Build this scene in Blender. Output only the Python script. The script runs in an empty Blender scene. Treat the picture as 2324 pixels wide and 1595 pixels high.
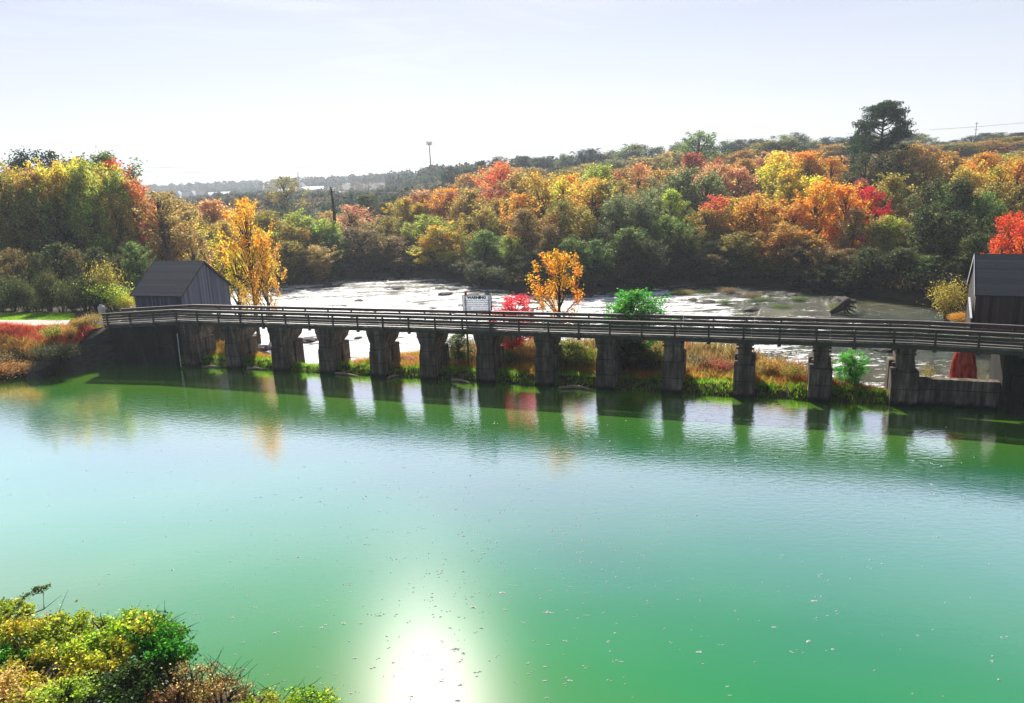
import bpy, bmesh, math, random
import numpy as np
from mathutils import Vector, Matrix, noise as mnoise

random.seed(7)
RNG = np.random.default_rng(7)
C = bpy.data.collections.new("place")
bpy.context.scene.collection.children.link(C)
SC = bpy.context.scene

# ------------------------------------------------------------------ camera model
CAMH, FPX = 16.4, 1678.0
PITCH = math.atan(397 / 1678.0)
ROLL = math.radians(2.3)
F = np.array([0, math.cos(PITCH), -math.sin(PITCH)])
R_ = np.array([1.0, 0, 0])
U_ = np.array([0, math.sin(PITCH), math.cos(PITCH)])
RC = R_ * math.cos(ROLL) - U_ * math.sin(ROLL)
UC = U_ * math.cos(ROLL) + R_ * math.sin(ROLL)

def ray(x, y):
    return F + (x - 1162) / FPX * RC + (797.5 - y) / FPX * UC
def atz(x, y, z=0.0):
    q = ray(x, y); t = (z - CAMH) / q[2]
    return np.array([0, 0, CAMH]) + q * t
def at(x, y, Y):
    q = ray(x, y)
    return np.array([0, 0, CAMH]) + q * (Y / q[1])

# bridge frame: s runs along the bridge to the right, q runs away from the camera
TX, TY = 1 / 1.06027, -0.35237 / 1.06027
NX, NY = 0.35237 / 1.06027, 1 / 1.06027
OX, OY = 0.0, 57.5233
def W(s, q, z=0.0):
    return (OX + s * TX + q * NX, OY + s * TY + q * NY, z)
def SQ(x, y):
    dx, dy = x - OX, y - OY
    return dx * TX + dy * TY, dx * NX + dy * NY
BROT = math.atan2(TY, TX)

# ------------------------------------------------------------------ object helpers
def tag(o, label=None, cat=None, group=None, kind=None):
    if label: o["label"] = label
    if cat: o["category"] = cat
    if group: o["group"] = group
    if kind: o["kind"] = kind
    return o
def empty(name, loc=(0, 0, 0), rz=0.0):
    o = bpy.data.objects.new(name, None); C.objects.link(o)
    o.location = loc; o.rotation_euler = (0, 0, rz); o.empty_display_size = 0.3
    return o
def link(name, me, mat=None, parent=None):
    o = bpy.data.objects.new(name, me); C.objects.link(o)
    if mat is not None: me.materials.append(mat)
    if parent is not None: o.parent = parent
    return o
def mesh_from(name, verts, faces, uv=None):
    me = bpy.data.meshes.new(name); me.from_pydata([tuple(v) for v in verts], [], faces); me.update()
    return me

class MB:
    """collects boxes, bars, tubes into one mesh"""
    def __init__(s): s.v = []; s.f = []
    def quad_prism(s, b, t):
        n = len(s.v); s.v += [tuple(p) for p in b] + [tuple(p) for p in t]; k = len(b)
        s.f.append(tuple(n + i for i in reversed(range(k))))
        s.f.append(tuple(n + k + i for i in range(k)))
        for i in range(k):
            j = (i + 1) % k; s.f.append((n + i, n + j, n + k + j, n + k + i))
        return s
    def box(s, x0, x1, y0, y1, z0, z1):
        return s.quad_prism([(x0, y0, z0), (x1, y0, z0), (x1, y1, z0), (x0, y1, z0)],
                            [(x0, y0, z1), (x1, y0, z1), (x1, y1, z1), (x0, y1, z1)])
    def sbox(s, s0, s1, q0, q1, z0, z1):
        return s.quad_prism([W(s0, q0, z0), W(s1, q0, z0), W(s1, q1, z0), W(s0, q1, z0)],
                            [W(s0, q0, z1), W(s1, q0, z1), W(s1, q1, z1), W(s0, q1, z1)])
    def bar(s, a, b, w, h):
        """box beam between two points: w sideways, h vertical, a/b centre line"""
        a = Vector(a); b = Vector(b); d = (b - a); side = Vector((d.y, -d.x, 0)).normalized() * (w / 2)
        up = Vector((0, 0, h / 2))
        return s.quad_prism([a - side - up, a + side - up, a + side + up, a - side + up],
                            [b - side - up, b + side - up, b + side + up, b - side + up])
    def tube(s, pts, rad, n=6):
        pts = [Vector(p) for p in pts]; base = len(s.v)
        for i, p in enumerate(pts):
            d = (pts[min(i + 1, len(pts) - 1)] - pts[max(i - 1, 0)]).normalized()
            a = d.cross(Vector((0, 0, 1)) if abs(d.z) < .9 else Vector((1, 0, 0))).normalized(); b = d.cross(a)
            r = rad[i] if isinstance(rad, (list, tuple)) else rad
            for k in range(n):
                t = 2 * math.pi * k / n
                s.v.append(tuple(p + (a * math.cos(t) + b * math.sin(t)) * r))
        for i in range(len(pts) - 1):
            for k in range(n):
                j = (k + 1) % n; o = base + i * n
                s.f.append((o + k, o + j, o + n + j, o + n + k))
        s.f.append(tuple(base + k for k in reversed(range(n))))
        o = base + (len(pts) - 1) * n
        s.f.append(tuple(o + k for k in range(n)))
        return s
    def lathe(s, c, prof, n=20):
        base = len(s.v)
        for r, z in prof:
            for k in range(n):
                t = 2 * math.pi * k / n; s.v.append((c[0] + r * math.cos(t), c[1] + r * math.sin(t), c[2] + z))
        for i in range(len(prof) - 1):
            for k in range(n):
                j = (k + 1) % n; o = base + i * n
                s.f.append((o + k, o + j, o + n + j, o + n + k))
        s.f.append(tuple(base + k for k in reversed(range(n))))
        o = base + (len(prof) - 1) * n; s.f.append(tuple(o + k for k in range(n)))
        return s
    def build(s, name, mat, parent=None, bevel=0.0, smooth=False):
        me = mesh_from(name, s.v, s.f)
        bm = bmesh.new(); bm.from_mesh(me); bmesh.ops.recalc_face_normals(bm, faces=bm.faces)
        bm.to_mesh(me); bm.free()
        if smooth:
            for p in me.polygons: p.use_smooth = True
        o = link(name, me, mat, parent)
        if bevel > 0:
            m = o.modifiers.new("bevel", "BEVEL"); m.width = bevel; m.segments = 1; m.limit_method = 'ANGLE'
        return o

# ------------------------------------------------------------------ materials
def newmat(name):
    m = bpy.data.materials.new(name); m.use_nodes = True; nt = m.node_tree; nt.nodes.clear()
    out = nt.nodes.new("ShaderNodeOutputMaterial")
    return m, nt, out
def N(nt, t, **kw):
    n = nt.nodes.new(t)
    for k, v in kw.items():
        if k in n.inputs.keys(): n.inputs[k].default_value = v
        else: setattr(n, k, v)
    return n
def L(nt, a, b): nt.links.new(a, b)
def ramp(nt, fac, stops, interp='LINEAR'):
    r = nt.nodes.new("ShaderNodeValToRGB"); r.color_ramp.interpolation = interp
    el = r.color_ramp.elements
    while len(el) > 1: el.remove(el[-1])
    el[0].position = stops[0][0]; el[0].color = (*stops[0][1], 1)
    for p, c in stops[1:]:
        e = el.new(p); e.color = (*c, 1)
    L(nt, fac, r.inputs[0]); return r
def g3(v): return (v, v, v)
def mapping(nt, scale=(1, 1, 1), rot=(0, 0, 0), coord='Object'):
    tc = nt.nodes.new("ShaderNodeTexCoord"); mp = nt.nodes.new("ShaderNodeMapping")
    mp.inputs['Scale'].default_value = scale; mp.inputs['Rotation'].default_value = rot
    L(nt, tc.outputs[coord], mp.inputs[0]); return mp.outputs[0]
def noisetex(nt, vec, scale, detail=4, rough=.55, dist=0):
    n = N(nt, "ShaderNodeTexNoise"); n.inputs['Scale'].default_value = scale
    n.inputs['Detail'].default_value = detail; n.inputs['Roughness'].default_value = rough
    n.inputs['Distortion'].default_value = dist
    L(nt, vec, n.inputs['Vector']); return n.outputs['Fac']
def mixc(nt, fac, a, b, blend='MIX'):
    m = nt.nodes.new("ShaderNodeMix"); m.data_type = 'RGBA'; m.blend_type = blend
    for sock, v in ((m.inputs[0], fac), (m.inputs[6], a), (m.inputs[7], b)):
        if isinstance(v, (int, float)): sock.default_value = v
        elif isinstance(v, tuple): sock.default_value = (*v, 1)
        else: L(nt, v, sock)
    return m.outputs[2]
def math_(nt, op, a, b=None, clamp=False):
    m = nt.nodes.new("ShaderNodeMath"); m.operation = op; m.use_clamp = clamp
    for sock, v in ((m.inputs[0], a), (m.inputs[1], b)):
        if v is None: continue
        if isinstance(v, (int, float)): sock.default_value = v
        else: L(nt, v, sock)
    return m.outputs[0]

def mat_rough(name, stops, scale=1.5, rough=.85, bump=.4, bscale=14, coord='Object', mscale=(1, 1, 1), rot=(0, 0, 0), detail=6, spec=.3):
    m, nt, out = newmat(name)
    v = mapping(nt, mscale, rot, coord)
    n1 = noisetex(nt, v, scale, detail, .62)
    n2 = noisetex(nt, v, bscale, 5, .6)
    r = ramp(nt, n1, stops)
    col = mixc(nt, .55, r.outputs[0], ramp(nt, n2, [(.3, g3(.35)), (.7, g3(1.0))]).outputs[0], 'MULTIPLY')
    b = N(nt, "ShaderNodeBsdfPrincipled"); b.inputs['Roughness'].default_value = rough
    b.inputs['Specular IOR Level'].default_value = spec
    bp = N(nt, "ShaderNodeBump"); bp.inputs['Strength'].default_value = bump; bp.inputs['Distance'].default_value = .05
    L(nt, n2, bp.inputs['Height']); L(nt, bp.outputs[0], b.inputs['Normal'])
    L(nt, col, b.inputs['Base Color']); L(nt, b.outputs[0], out.inputs[0])
    return m

def mat_flat(name, c, rough=.6, spec=.3, metal=0.0):
    m, nt, out = newmat(name)
    v = mapping(nt); n = noisetex(nt, v, 3.0, 5)
    col = mixc(nt, 1.0, tuple(c), ramp(nt, n, [(.3, g3(.82)), (.7, g3(1.05))]).outputs[0], 'MULTIPLY')
    b = N(nt, "ShaderNodeBsdfPrincipled"); b.inputs['Roughness'].default_value = rough
    b.inputs['Specular IOR Level'].default_value = spec; b.inputs['Metallic'].default_value = metal
    L(nt, col, b.inputs['Base Color']); L(nt, b.outputs[0], out.inputs[0]); return m

def mat_leaf():
    m, nt, out = newmat("autumn_leaves")
    oi = N(nt, "ShaderNodeObjectInfo")
    tb = N(nt, "ShaderNodeAttribute"); tb.attribute_type = 'OBJECT'; tb.attribute_name = 'tint_b'
    rn = N(nt, "ShaderNodeAttribute"); rn.attribute_type = 'GEOMETRY'; rn.attribute_name = 'rnd'
    v = mapping(nt, coord='Object')
    addv = nt.nodes.new("ShaderNodeVectorMath"); addv.operation = 'ADD'
    cmb = nt.nodes.new("ShaderNodeCombineXYZ"); L(nt, math_(nt, 'MULTIPLY', oi.outputs['Random'], 90.0), cmb.inputs[0])
    L(nt, v, addv.inputs[0]); L(nt, cmb.outputs[0], addv.inputs[1])
    n = noisetex(nt, addv.outputs[0], .30, 3, .6)
    fac = math_(nt, 'ADD', n, math_(nt, 'MULTIPLY', math_(nt, 'SUBTRACT', rn.outputs['Fac'], .5), .30))
    f2 = ramp(nt, fac, [(.42, g3(0)), (.60, g3(1))]).outputs[0]
    col = mixc(nt, f2, oi.outputs['Color'], tb.outputs['Color'])
    rb = math_(nt, 'POWER', math_(nt, 'FRACT', math_(nt, 'MULTIPLY', rn.outputs['Fac'], 7.31)), 1.6)
    rb = math_(nt, 'ADD', math_(nt, 'MULTIPLY', rb, 1.6), .55)
    vm = nt.nodes.new("ShaderNodeVectorMath"); vm.operation = 'SCALE'; L(nt, col, vm.inputs[0]); L(nt, rb, vm.inputs['Scale'])
    d = N(nt, "ShaderNodeBsdfDiffuse"); t = N(nt, "ShaderNodeBsdfTranslucent"); g = N(nt, "ShaderNodeBsdfGlossy")
    g.inputs['Roughness'].default_value = .42; g.inputs['Color'].default_value = (.9, .9, .85, 1)
    L(nt, vm.outputs[0], d.inputs[0]); L(nt, vm.outputs[0], t.inputs[0])
    m1 = N(nt, "ShaderNodeMixShader"); m1.inputs[0].default_value = .64; L(nt, d.outputs[0], m1.inputs[1]); L(nt, t.outputs[0], m1.inputs[2])
    m2 = N(nt, "ShaderNodeMixShader"); m2.inputs[0].default_value = .022; L(nt, m1.outputs[0], m2.inputs[1]); L(nt, g.outputs[0], m2.inputs[2])
    L(nt, m2.outputs[0], out.inputs[0]); return m

def mat_blades():
    """grass and brush: colour stored per blade"""
    m, nt, out = newmat("grass_blades")
    a = N(nt, "ShaderNodeAttribute"); a.attribute_type = 'GEOMETRY'; a.attribute_name = 'tint'
    d = N(nt, "ShaderNodeBsdfDiffuse"); t = N(nt, "ShaderNodeBsdfTranslucent")
    L(nt, a.outputs['Color'], d.inputs[0]); L(nt, a.outputs['Color'], t.inputs[0])
    m1 = N(nt, "ShaderNodeMixShader"); m1.inputs[0].default_value = .6; L(nt, d.outputs[0], m1.inputs[1]); L(nt, t.outputs[0], m1.inputs[2])
    L(nt, m1.outputs[0], out.inputs[0]); return m

def mat_canal():
    m, nt, out = newmat("green_canal_water")
    v = mapping(nt, (1, 1, 1), (0, 0, 0))
    # body of the water: murky green, lit by the sun
    big = noisetex(nt, v, .05, 3, .5)
    tc0 = nt.nodes.new("ShaderNodeTexCoord"); sp0 = nt.nodes.new("ShaderNodeSeparateXYZ"); L(nt, tc0.outputs['Object'], sp0.inputs[0])
    # yellow green at the levee side and near end, blue green in mid channel
    reach = math_(nt, 'ADD', math_(nt, 'MULTIPLY', math_(nt, 'ADD', sp0.outputs[1], math_(nt, 'MULTIPLY', sp0.outputs[0], .35)), .0132), math_(nt, 'MULTIPLY', big, .30))
    body = ramp(nt, reach, [(.36, (.050, .185, .022)), (.46, (.012, .200, .050)), (.56, (.006, .165, .080)), (.66, (.010, .105, .075)), (.76, (.026, .115, .022)), (.86, (.050, .125, .006))]).outputs[0]
    d = N(nt, "ShaderNodeBsdfDiffuse"); L(nt, body, d.inputs[0])
    # ripples: stronger in the wind lane under and before the bridge, to the right
    tc = nt.nodes.new("ShaderNodeTexCoord"); sep = nt.nodes.new("ShaderNodeSeparateXYZ"); L(nt, tc.outputs['Object'], sep.inputs[0])
    v2 = mapping(nt, (1.0, 2.1, 1), (0, 0, math.radians(14)))
    rip = noisetex(nt, v2, 1.9, 4, .55, .4)
    swell = noisetex(nt, v2, .35, 2, .5)
    mk = noisetex(nt, v, .09, 2, .5)
    lane = math_(nt, 'MULTIPLY', math_(nt, 'SUBTRACT', math_(nt, 'ADD', sep.outputs[1], math_(nt, 'MULTIPLY', sep.outputs[0], .38)), 33.0), .06, True)
    lane = math_(nt, 'MULTIPLY', lane, ramp(nt, mk, [(.3, g3(.45)), (.6, g3(1))]).outputs[0])
    amp = math_(nt, 'ADD', math_(nt, 'MULTIPLY', lane, .85), .10)
    hgt = math_(nt, 'ADD', math_(nt, 'MULTIPLY', rip, amp), math_(nt, 'MULTIPLY', swell, .10))
    bp = N(nt, "ShaderNodeBump"); bp.inputs['Strength'].default_value = .55; bp.inputs['Distance'].default_value = .040
    L(nt, hgt, bp.inputs['Height'])
    g = N(nt, "ShaderNodeBsdfGlossy"); g.inputs['Roughness'].default_value = .04; L(nt, bp.outputs[0], g.inputs['Normal'])
    g2 = N(nt, "ShaderNodeBsdfGlossy"); g2.inputs['Roughness'].default_value = .245
    mg = N(nt, "ShaderNodeMixShader"); mg.inputs[0].default_value = .0080; L(nt, g.outputs[0], mg.inputs[1]); L(nt, g2.outputs[0], mg.inputs[2])
    # reflectance climbs steeply towards grazing angles; the body colour is added beneath it
    lw = N(nt, "ShaderNodeLayerWeight"); L(nt, bp.outputs[0], lw.inputs['Normal'])
    fz = ramp(nt, lw.outputs['Facing'], [(.0, g3(.03)), (.40, g3(.09)), (.46, g3(.16)), (.52, g3(.32)), (.57, g3(.50)), (.63, g3(.70)), (.70, g3(.86)), (1.0, g3(.93))]).outputs[0]
    tint = mixc(nt, 1.0, fz, (.93, .945, 1.0), 'MULTIPLY'); L(nt, tint, g.inputs['Color']); g2.inputs['Color'].default_value = (.58, .50, .56, 1); g2.distribution = 'BECKMANN'; g.distribution = 'BECKMANN'
    att = math_(nt, 'SUBTRACT', 1.0, math_(nt, 'MULTIPLY', fz, .30))
    bs = nt.nodes.new("ShaderNodeVectorMath"); bs.operation = 'SCALE'; L(nt, body, bs.inputs[0]); L(nt, att, bs.inputs['Scale']); L(nt, bs.outputs[0], d.inputs[0])
    mx = N(nt, "ShaderNodeAddShader"); L(nt, d.outputs[0], mx.inputs[0]); L(nt, mg.outputs[0], mx.inputs[1])
    L(nt, mx.outputs[0], out.inputs[0]); return m

def mat_river():
    m, nt, out = newmat("rapids_water")
    v = mapping(nt, (1, 1, 1)); v2 = mapping(nt, (.32, 1.0, 1), (0, 0, math.radians(-6)))
    tc = nt.nodes.new("ShaderNodeTexCoord"); sep = nt.nodes.new("ShaderNodeSeparateXYZ"); L(nt, tc.outputs['Object'], sep.inputs[0])
    body = ramp(nt, noisetex(nt, v, .08, 3), [(.35, (.012, .030, .020)), (.65, (.050, .048, .014))]).outputs[0]
    d = N(nt, "ShaderNodeBsdfDiffuse"); L(nt, body, d.inputs[0])
    rip = noisetex(nt, v2, 1.6, 7, .72, .6)
    bp = N(nt, "ShaderNodeBump"); bp.inputs['Strength'].default_value = 1.0; bp.inputs['Distance'].default_value = .30
    L(nt, rip, bp.inputs['Height'])
    g = N(nt, "ShaderNodeBsdfGlossy"); g.inputs['Roughness'].default_value = .12; L(nt, bp.outputs[0], g.inputs['Normal'])
    fr = N(nt, "ShaderNodeFresnel"); fr.inputs['IOR'].default_value = 1.45; L(nt, bp.outputs[0], fr.inputs['Normal'])
    mx = N(nt, "ShaderNodeMixShader"); L(nt, fr.outputs[0], mx.inputs[0]); L(nt, d.outputs[0], mx.inputs[1]); L(nt, g.outputs[0], mx.inputs[2])
    # white water: strong left of the bridge's middle, a second tongue to the right, calm pool by the right shed
    f1 = noisetex(nt, v2, .42, 9, .78, 1.0)
    zone = math_(nt, 'ADD', math_(nt, 'MULTIPLY', sep.outputs[0], -.0017), .020)          # less foam to the right
    calm = math_(nt, 'MULTIPLY', math_(nt, 'SUBTRACT', sep.outputs[0], 24.0), .006)
    calm = math_(nt, 'MAXIMUM', calm, 0.0)
    back = math_(nt, 'MAXIMUM', math_(nt, 'MULTIPLY', math_(nt, 'SUBTRACT', sep.outputs[1], 104.0), .0042), 0.0)
    ff = math_(nt, 'SUBTRACT', math_(nt, 'SUBTRACT', math_(nt, 'ADD', f1, zone), calm), back)
    fine = noisetex(nt, mapping(nt, (.5, 1.6, 1), (0, 0, math.radians(-6))), 2.6, 5, .7, .5)
    ff = math_(nt, 'ADD', ff, math_(nt, 'MULTIPLY', math_(nt, 'SUBTRACT', fine, .5), .42))
    fm = ramp(nt, ff, [(.477, g3(0)), (.500, g3(1))]).outputs[0]
    foam = N(nt, "ShaderNodeBsdfDiffuse"); L(nt, ramp(nt, noisetex(nt, mapping(nt, (.6, 2.2, 1)), 3.5, 4, .7), [(.33, (.55, .58, .62)), (.44, (.98, .98, .98))]).outputs[0], foam.inputs[0])
    L(nt, bp.outputs[0], foam.inputs['Normal'])
    m3 = N(nt, "ShaderNodeMixShader"); L(nt, fm, m3.inputs[0]); L(nt, mx.outputs[0], m3.inputs[1]); L(nt, foam.outputs[0], m3.inputs[2])
    L(nt, m3.outputs[0], out.inputs[0]); return m

M_LEAF = mat_leaf()
M_BLADE = mat_blades()
M_BARK = mat_rough("bark", [(.3, (.035, .026, .02)), (.7, (.09, .07, .055))], 2, .9, .6, 9, mscale=(1, 1, .25))
def mat_concrete():
    m, nt, out = newmat("weathered_concrete")
    geo = nt.nodes.new("ShaderNodeNewGeometry")
    def gm(sc):
        mp = nt.nodes.new("ShaderNodeMapping"); mp.inputs['Scale'].default_value = sc; L(nt, geo.outputs['Position'], mp.inputs[0]); return mp.outputs[0]
    base = ramp(nt, noisetex(nt, gm((1, 1, .6)), .9, 7, .65), [(.3, (.062, .048, .039)), (.52, (.15, .118, .094)), (.72, (.26, .215, .175))]).outputs[0]
    streak = noisetex(nt, gm((1, 1, .09)), 3.2, 5, .6)
    c = mixc(nt, .8, base, ramp(nt, streak, [(.38, g3(.35)), (.55, g3(1.0)), (.66, g3(1.9))]).outputs[0], 'MULTIPLY')
    sep = nt.nodes.new("ShaderNodeSeparateXYZ"); L(nt, geo.outputs['Position'], sep.inputs[0])
    wl = math_(nt, 'ADD', sep.outputs[2], math_(nt, 'MULTIPLY', noisetex(nt, gm((1, 1, 1)), 2.5, 4), .5))
    c = mixc(nt, ramp(nt, wl, [(.45, g3(1)), (.72, g3(0))]).outputs[0], c, (.016, .018, .012))     # algae at the waterline
    lf = math_(nt, 'FRACT', math_(nt, 'MULTIPLY', sep.outputs[2], .82))
    c = mixc(nt, math_(nt, 'LESS_THAN', lf, .035), c, (.02, .017, .015))                              # pour joints
    n2 = noisetex(nt, gm((1, 1, 1)), 6, 6, .7)
    b = N(nt, "ShaderNodeBsdfPrincipled"); b.inputs['Roughness'].default_value = .9; b.inputs['Specular IOR Level'].default_value = .2
    bp = N(nt, "ShaderNodeBump"); bp.inputs['Strength'].default_value = .7; bp.inputs['Distance'].default_value = .06
    L(nt, n2, bp.inputs['Height']); L(nt, bp.outputs[0], b.inputs['Normal']); L(nt, c, b.inputs['Base Color']); L(nt, b.outputs[0], out.inputs[0]); return m
M_CONC = mat_concrete()
M_CONC_SHADE = mat_rough("shaded_concrete", [(.3, (.020, .018, .017)), (.6, (.050, .043, .037)), (.75, (.085, .074, .062))], .8, .9, .6, 5, mscale=(1, 1, .4))  # darker concrete; the abutments' deep shadow is put into the colour
M_STONE = mat_rough("stacked_stone", [(.3, (.05, .045, .04)), (.7, (.16, .14, .115))], 1.6, .9, .9, 3.5, mscale=(.6, .6, 2.2))
M_WOOD = mat_rough("weathered_timber", [(.3, (.040, .026, .020)), (.7, (.11, .080, .066))], 1.4, .5, .3, 8, mscale=(1, 1, 1), spec=.5)
M_PLANK = mat_rough("sunlit_timber", [(.3, (.16, .13, .115)), (.7, (.29, .25, .225))], 1.4, .5, .3, 8, spec=.5)  # paler copy of the timber; sunlit tops of cap, kerb, deck put into colour
M_GROUND = mat_rough("bank_earth", [(.3, (.035, .032, .016)), (.5, (.075, .055, .030)), (.7, (.10, .085, .035))], .25, .95, .6, 4)
M_ROCK = mat_rough("river_rock", [(.3, (.03, .028, .026)), (.7, (.11, .09, .08))], 1.2, .8, .8, 6)
M_REDDIRT = mat_rough("red_soil", [(.3, (.30, .07, .045)), (.7, (.55, .16, .10))], 1.0, .9, .7, 5)
M_WHITE = mat_flat("white_paint", (.78, .80, .82), .45)
M_SIGN, nt_, out_ = newmat("sign_panel")  # translucency added so sun from behind brightens the shaded board
_d = N(nt_, "ShaderNodeBsdfDiffuse"); _t = N(nt_, "ShaderNodeBsdfTranslucent"); _m = N(nt_, "ShaderNodeMixShader"); _m.inputs[0].default_value = .5
_d.inputs[0].default_value = (.90, .93, .98, 1); _t.inputs[0].default_value = (.90, .94, 1, 1)
L(nt_, _d.outputs[0], _m.inputs[1]); L(nt_, _t.outputs[0], _m.inputs[2]); L(nt_, _m.outputs[0], out_.inputs[0])
M_BLACK = mat_flat("black_paint", (.012, .012, .014), .6)
M_REDLAMP = mat_flat("red_lens", (.6, .01, .01), .3)
M_GREY = mat_flat("grey_metal", (.18, .19, .2), .45, .5, .6)
M_DARKMETAL = mat_flat("dark_metal", (.03, .033, .04), .6)
M_SALMON = mat_flat("salmon_board", (.55, .20, .13), .8)

def mat_boards(name, c0, c1, axis=0, pitch=.22):
    m, nt, out = newmat(name)
    tc = nt.nodes.new("ShaderNodeTexCoord"); sep = nt.nodes.new("ShaderNodeSeparateXYZ"); L(nt, tc.outputs['Object'], sep.inputs[0])
    xy = math_(nt, 'ADD', sep.outputs[0], sep.outputs[1]) if axis == 0 else sep.outputs[2]
    u = math_(nt, 'DIVIDE', xy, pitch)
    cell = math_(nt, 'FLOOR', u); fr = math_(nt, 'FRACT', u)
    wn = nt.nodes.new("ShaderNodeTexWhiteNoise"); wn.noise_dimensions = '1D'; L(nt, cell, wn.inputs['W'])
    v = mapping(nt, (6, 6, .5) if axis == 0 else (1.2, 1.2, 6)); n = noisetex(nt, v, 1.6, 6, .65)
    f = math_(nt, 'ADD', math_(nt, 'MULTIPLY', wn.outputs[0], .5), math_(nt, 'MULTIPLY', n, .6))
    col = ramp(nt, f, [(.2, c0), (.85, c1)]).outputs[0]
    gap = math_(nt, 'LESS_THAN', fr, .07)
    col = mixc(nt, gap, col, (c0[0] * .2, c0[1] * .2, c0[2] * .2))
    b = N(nt, "ShaderNodeBsdfPrincipled"); b.inputs['Roughness'].default_value = .8; b.inputs['Specular IOR Level'].default_value = .35
    bp = N(nt, "ShaderNodeBump"); bp.inputs['Strength'].default_value = .6; bp.inputs['Distance'].default_value = .02
    L(nt, math_(nt, 'SUBTRACT', n, gap), bp.inputs['Height']); L(nt, bp.outputs[0], b.inputs['Normal'])
    L(nt, col, b.inputs['Base Color']); L(nt, b.outputs[0], out.inputs[0]); return m
M_BOARD = mat_boards("shed_boards", (.050, .057, .085), (.16, .175, .24))
M_BOARD2 = mat_boards("shed_boards_warm", (.025, .02, .02), (.085, .07, .065))
M_SHINGLE = mat_boards("roof_shingles", (.026, .030, .042), (.066, .074, .10), axis=2, pitch=.14)

# ------------------------------------------------------------------ terrain
def interp(x, pts):
    xs = [p[0] for p in pts]; ys = [p[1] for p in pts]
    return float(np.interp(x, xs, ys))
QR = [(-60, 14), (-40, 12), (-35, 10), (-26, 6.0), (-20, 4.2), (-16, 5.0), (-12, 9), (-5, 13), (10, 14.5), (19, 12), (24, 6), (28, 4.6), (33, 6), (60, 14)]
FAR = [(-400, 232), (-60, 232), (-47, 200), (-42, 160), (-38.7, 142), (-22, 144), (-7.5, 130), (-.5, 118), (9.6, 111), (24, 116), (35, 118), (43, 111), (49, 103), (53, 93), (56, 88), (70, 78), (100, 70), (400, 20)]
def smooth(a, b, x):
    t = min(1, max(0, (x - a) / (b - a))); return t * t * (3 - 2 * t)
def hill(x, y):
    a = x / max(y, 1)
    r0 = interp(a, [(-.28, 950), (-.12, 400), (.02, 140), (.3, 110)])
    r1 = interp(a, [(-.28, 1350), (-.12, 640), (.02, 340), (.3, 300)])
    amp = interp(a, [(-.6, 12), (-.2, 15), (0, 11), (.3, 13), (.7, 19)])
    return amp * smooth(r0, r1, y)
def Z(x, y):
    s, q = SQ(x, y)
    n = mnoise.noise(Vector((x * .22, y * .22, 0)))
    n2 = mnoise.noise(Vector((x * .7, y * .7, 3)))
    z = -3.0
    d1 = q - .35 + .35 * n + .12 * n2
    d2 = interp(s, QR) - q + .6 * n
    z = max(z, min(d1 * 1.1, d2 * .6 - 1.45, .75 + .12 * n2 + .1 * n) if -40 < s < 36 else -3)
    # left embankment
    pl = min(3.6 + .05 * n2, (-35.8 - max(0, q - 10.5) * 1.1 - s) * 1.1 + .3 * n, (q + 6.3 + .6 * n) * .66 + .25 * n2 if s < -42.8 else (q - .3) * 2, (30 + 5 * max(0, min(9, -47 - s)) - q) * .7 - 1.5)
    if s < -35: z = max(z, pl)
    # right plateau
    pr = min(3.6 + .05 * n2, (s - 36.0) * 1.6 + .3 * n, (q - .3) * 2.0, (12.5 + max(0, s - 37) * .5 - q) * 1.3 - 1.4 + .5 * n)
    if s > 33: z = max(z, pr)
    # far bank, island at the left
    df = y - interp(x, FAR) + 2 * n
    if df > -10: z = max(z, -1.5 + min(df * .35, 1.6 + .15 * n) + hill(x, y))
    e = 1 - ((x + 62) / 36) ** 2 - ((y - 152) / 15) ** 2 + .25 * n
    z = max(z, min(-1.6 + e * 2.2, -.3))
    # foreground bank at the lower left
    dn = (-.43 * (max(x, -17) + 14) - .90 * (y - 23.6)) + .5 * n
    if y < 40 and x < 6: z = max(z, min(dn * .5, .35 + .15 * n) if dn > -3 else -3)
    if y < 8: z = max(z, min((8 - y) * .8, 2.0))
    return z

def axis_vals(lo, a, b, hi, step, g=1.25):
    v = list(np.arange(a, b + 1e-6, step)); st = step
    x = a
    while x > lo: st *= g; x -= st; v.append(max(x, lo))
    st = step; x = b
    while x < hi: st *= g; x += st; v.append(min(x, hi))
    return sorted(set(round(float(t), 3) for t in v))
def build_ground():
    xs = axis_vals(-2600, -78, 66, 2600, .9, 1.18); ys = axis_vals(-40, 12, 148, 4200, .9, 1.14)
    v = [(x, y, Z(x, y)) for y in ys for x in xs]; nx = len(xs)
    f = [(j * nx + i, j * nx + i + 1, (j + 1) * nx + i + 1, (j + 1) * nx + i) for j in range(len(ys) - 1) for i in range(nx - 1)]
    me = mesh_from("ground", v, f)
    for p in me.polygons: p.use_smooth = True
    return tag(link("ground", me, M_GROUND), "brown earth banks, levee and wooded hills", None, None, "structure")
build_ground()

def sheet(name, pts, mat, label, sub=0):
    me = mesh_from(name, pts, [tuple(range(len(pts)))])
    return tag(link(name, me, mat), label, None, None, "structure")
M_CANAL = mat_canal(); M_RIVER = mat_river()
sheet("canal_water", [W(-400, -400), W(400, -400), W(400, .95), W(-400, .95)], M_CANAL, "smooth green canal water in front of the bridge")
sheet("river_water", [W(-900, 2.2, -1.5), W(500, 2.2, -1.5), W(500, 420, -1.5), W(-900, 420, -1.5)], M_RIVER, "shallow river with white rapids behind the bridge")

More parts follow.
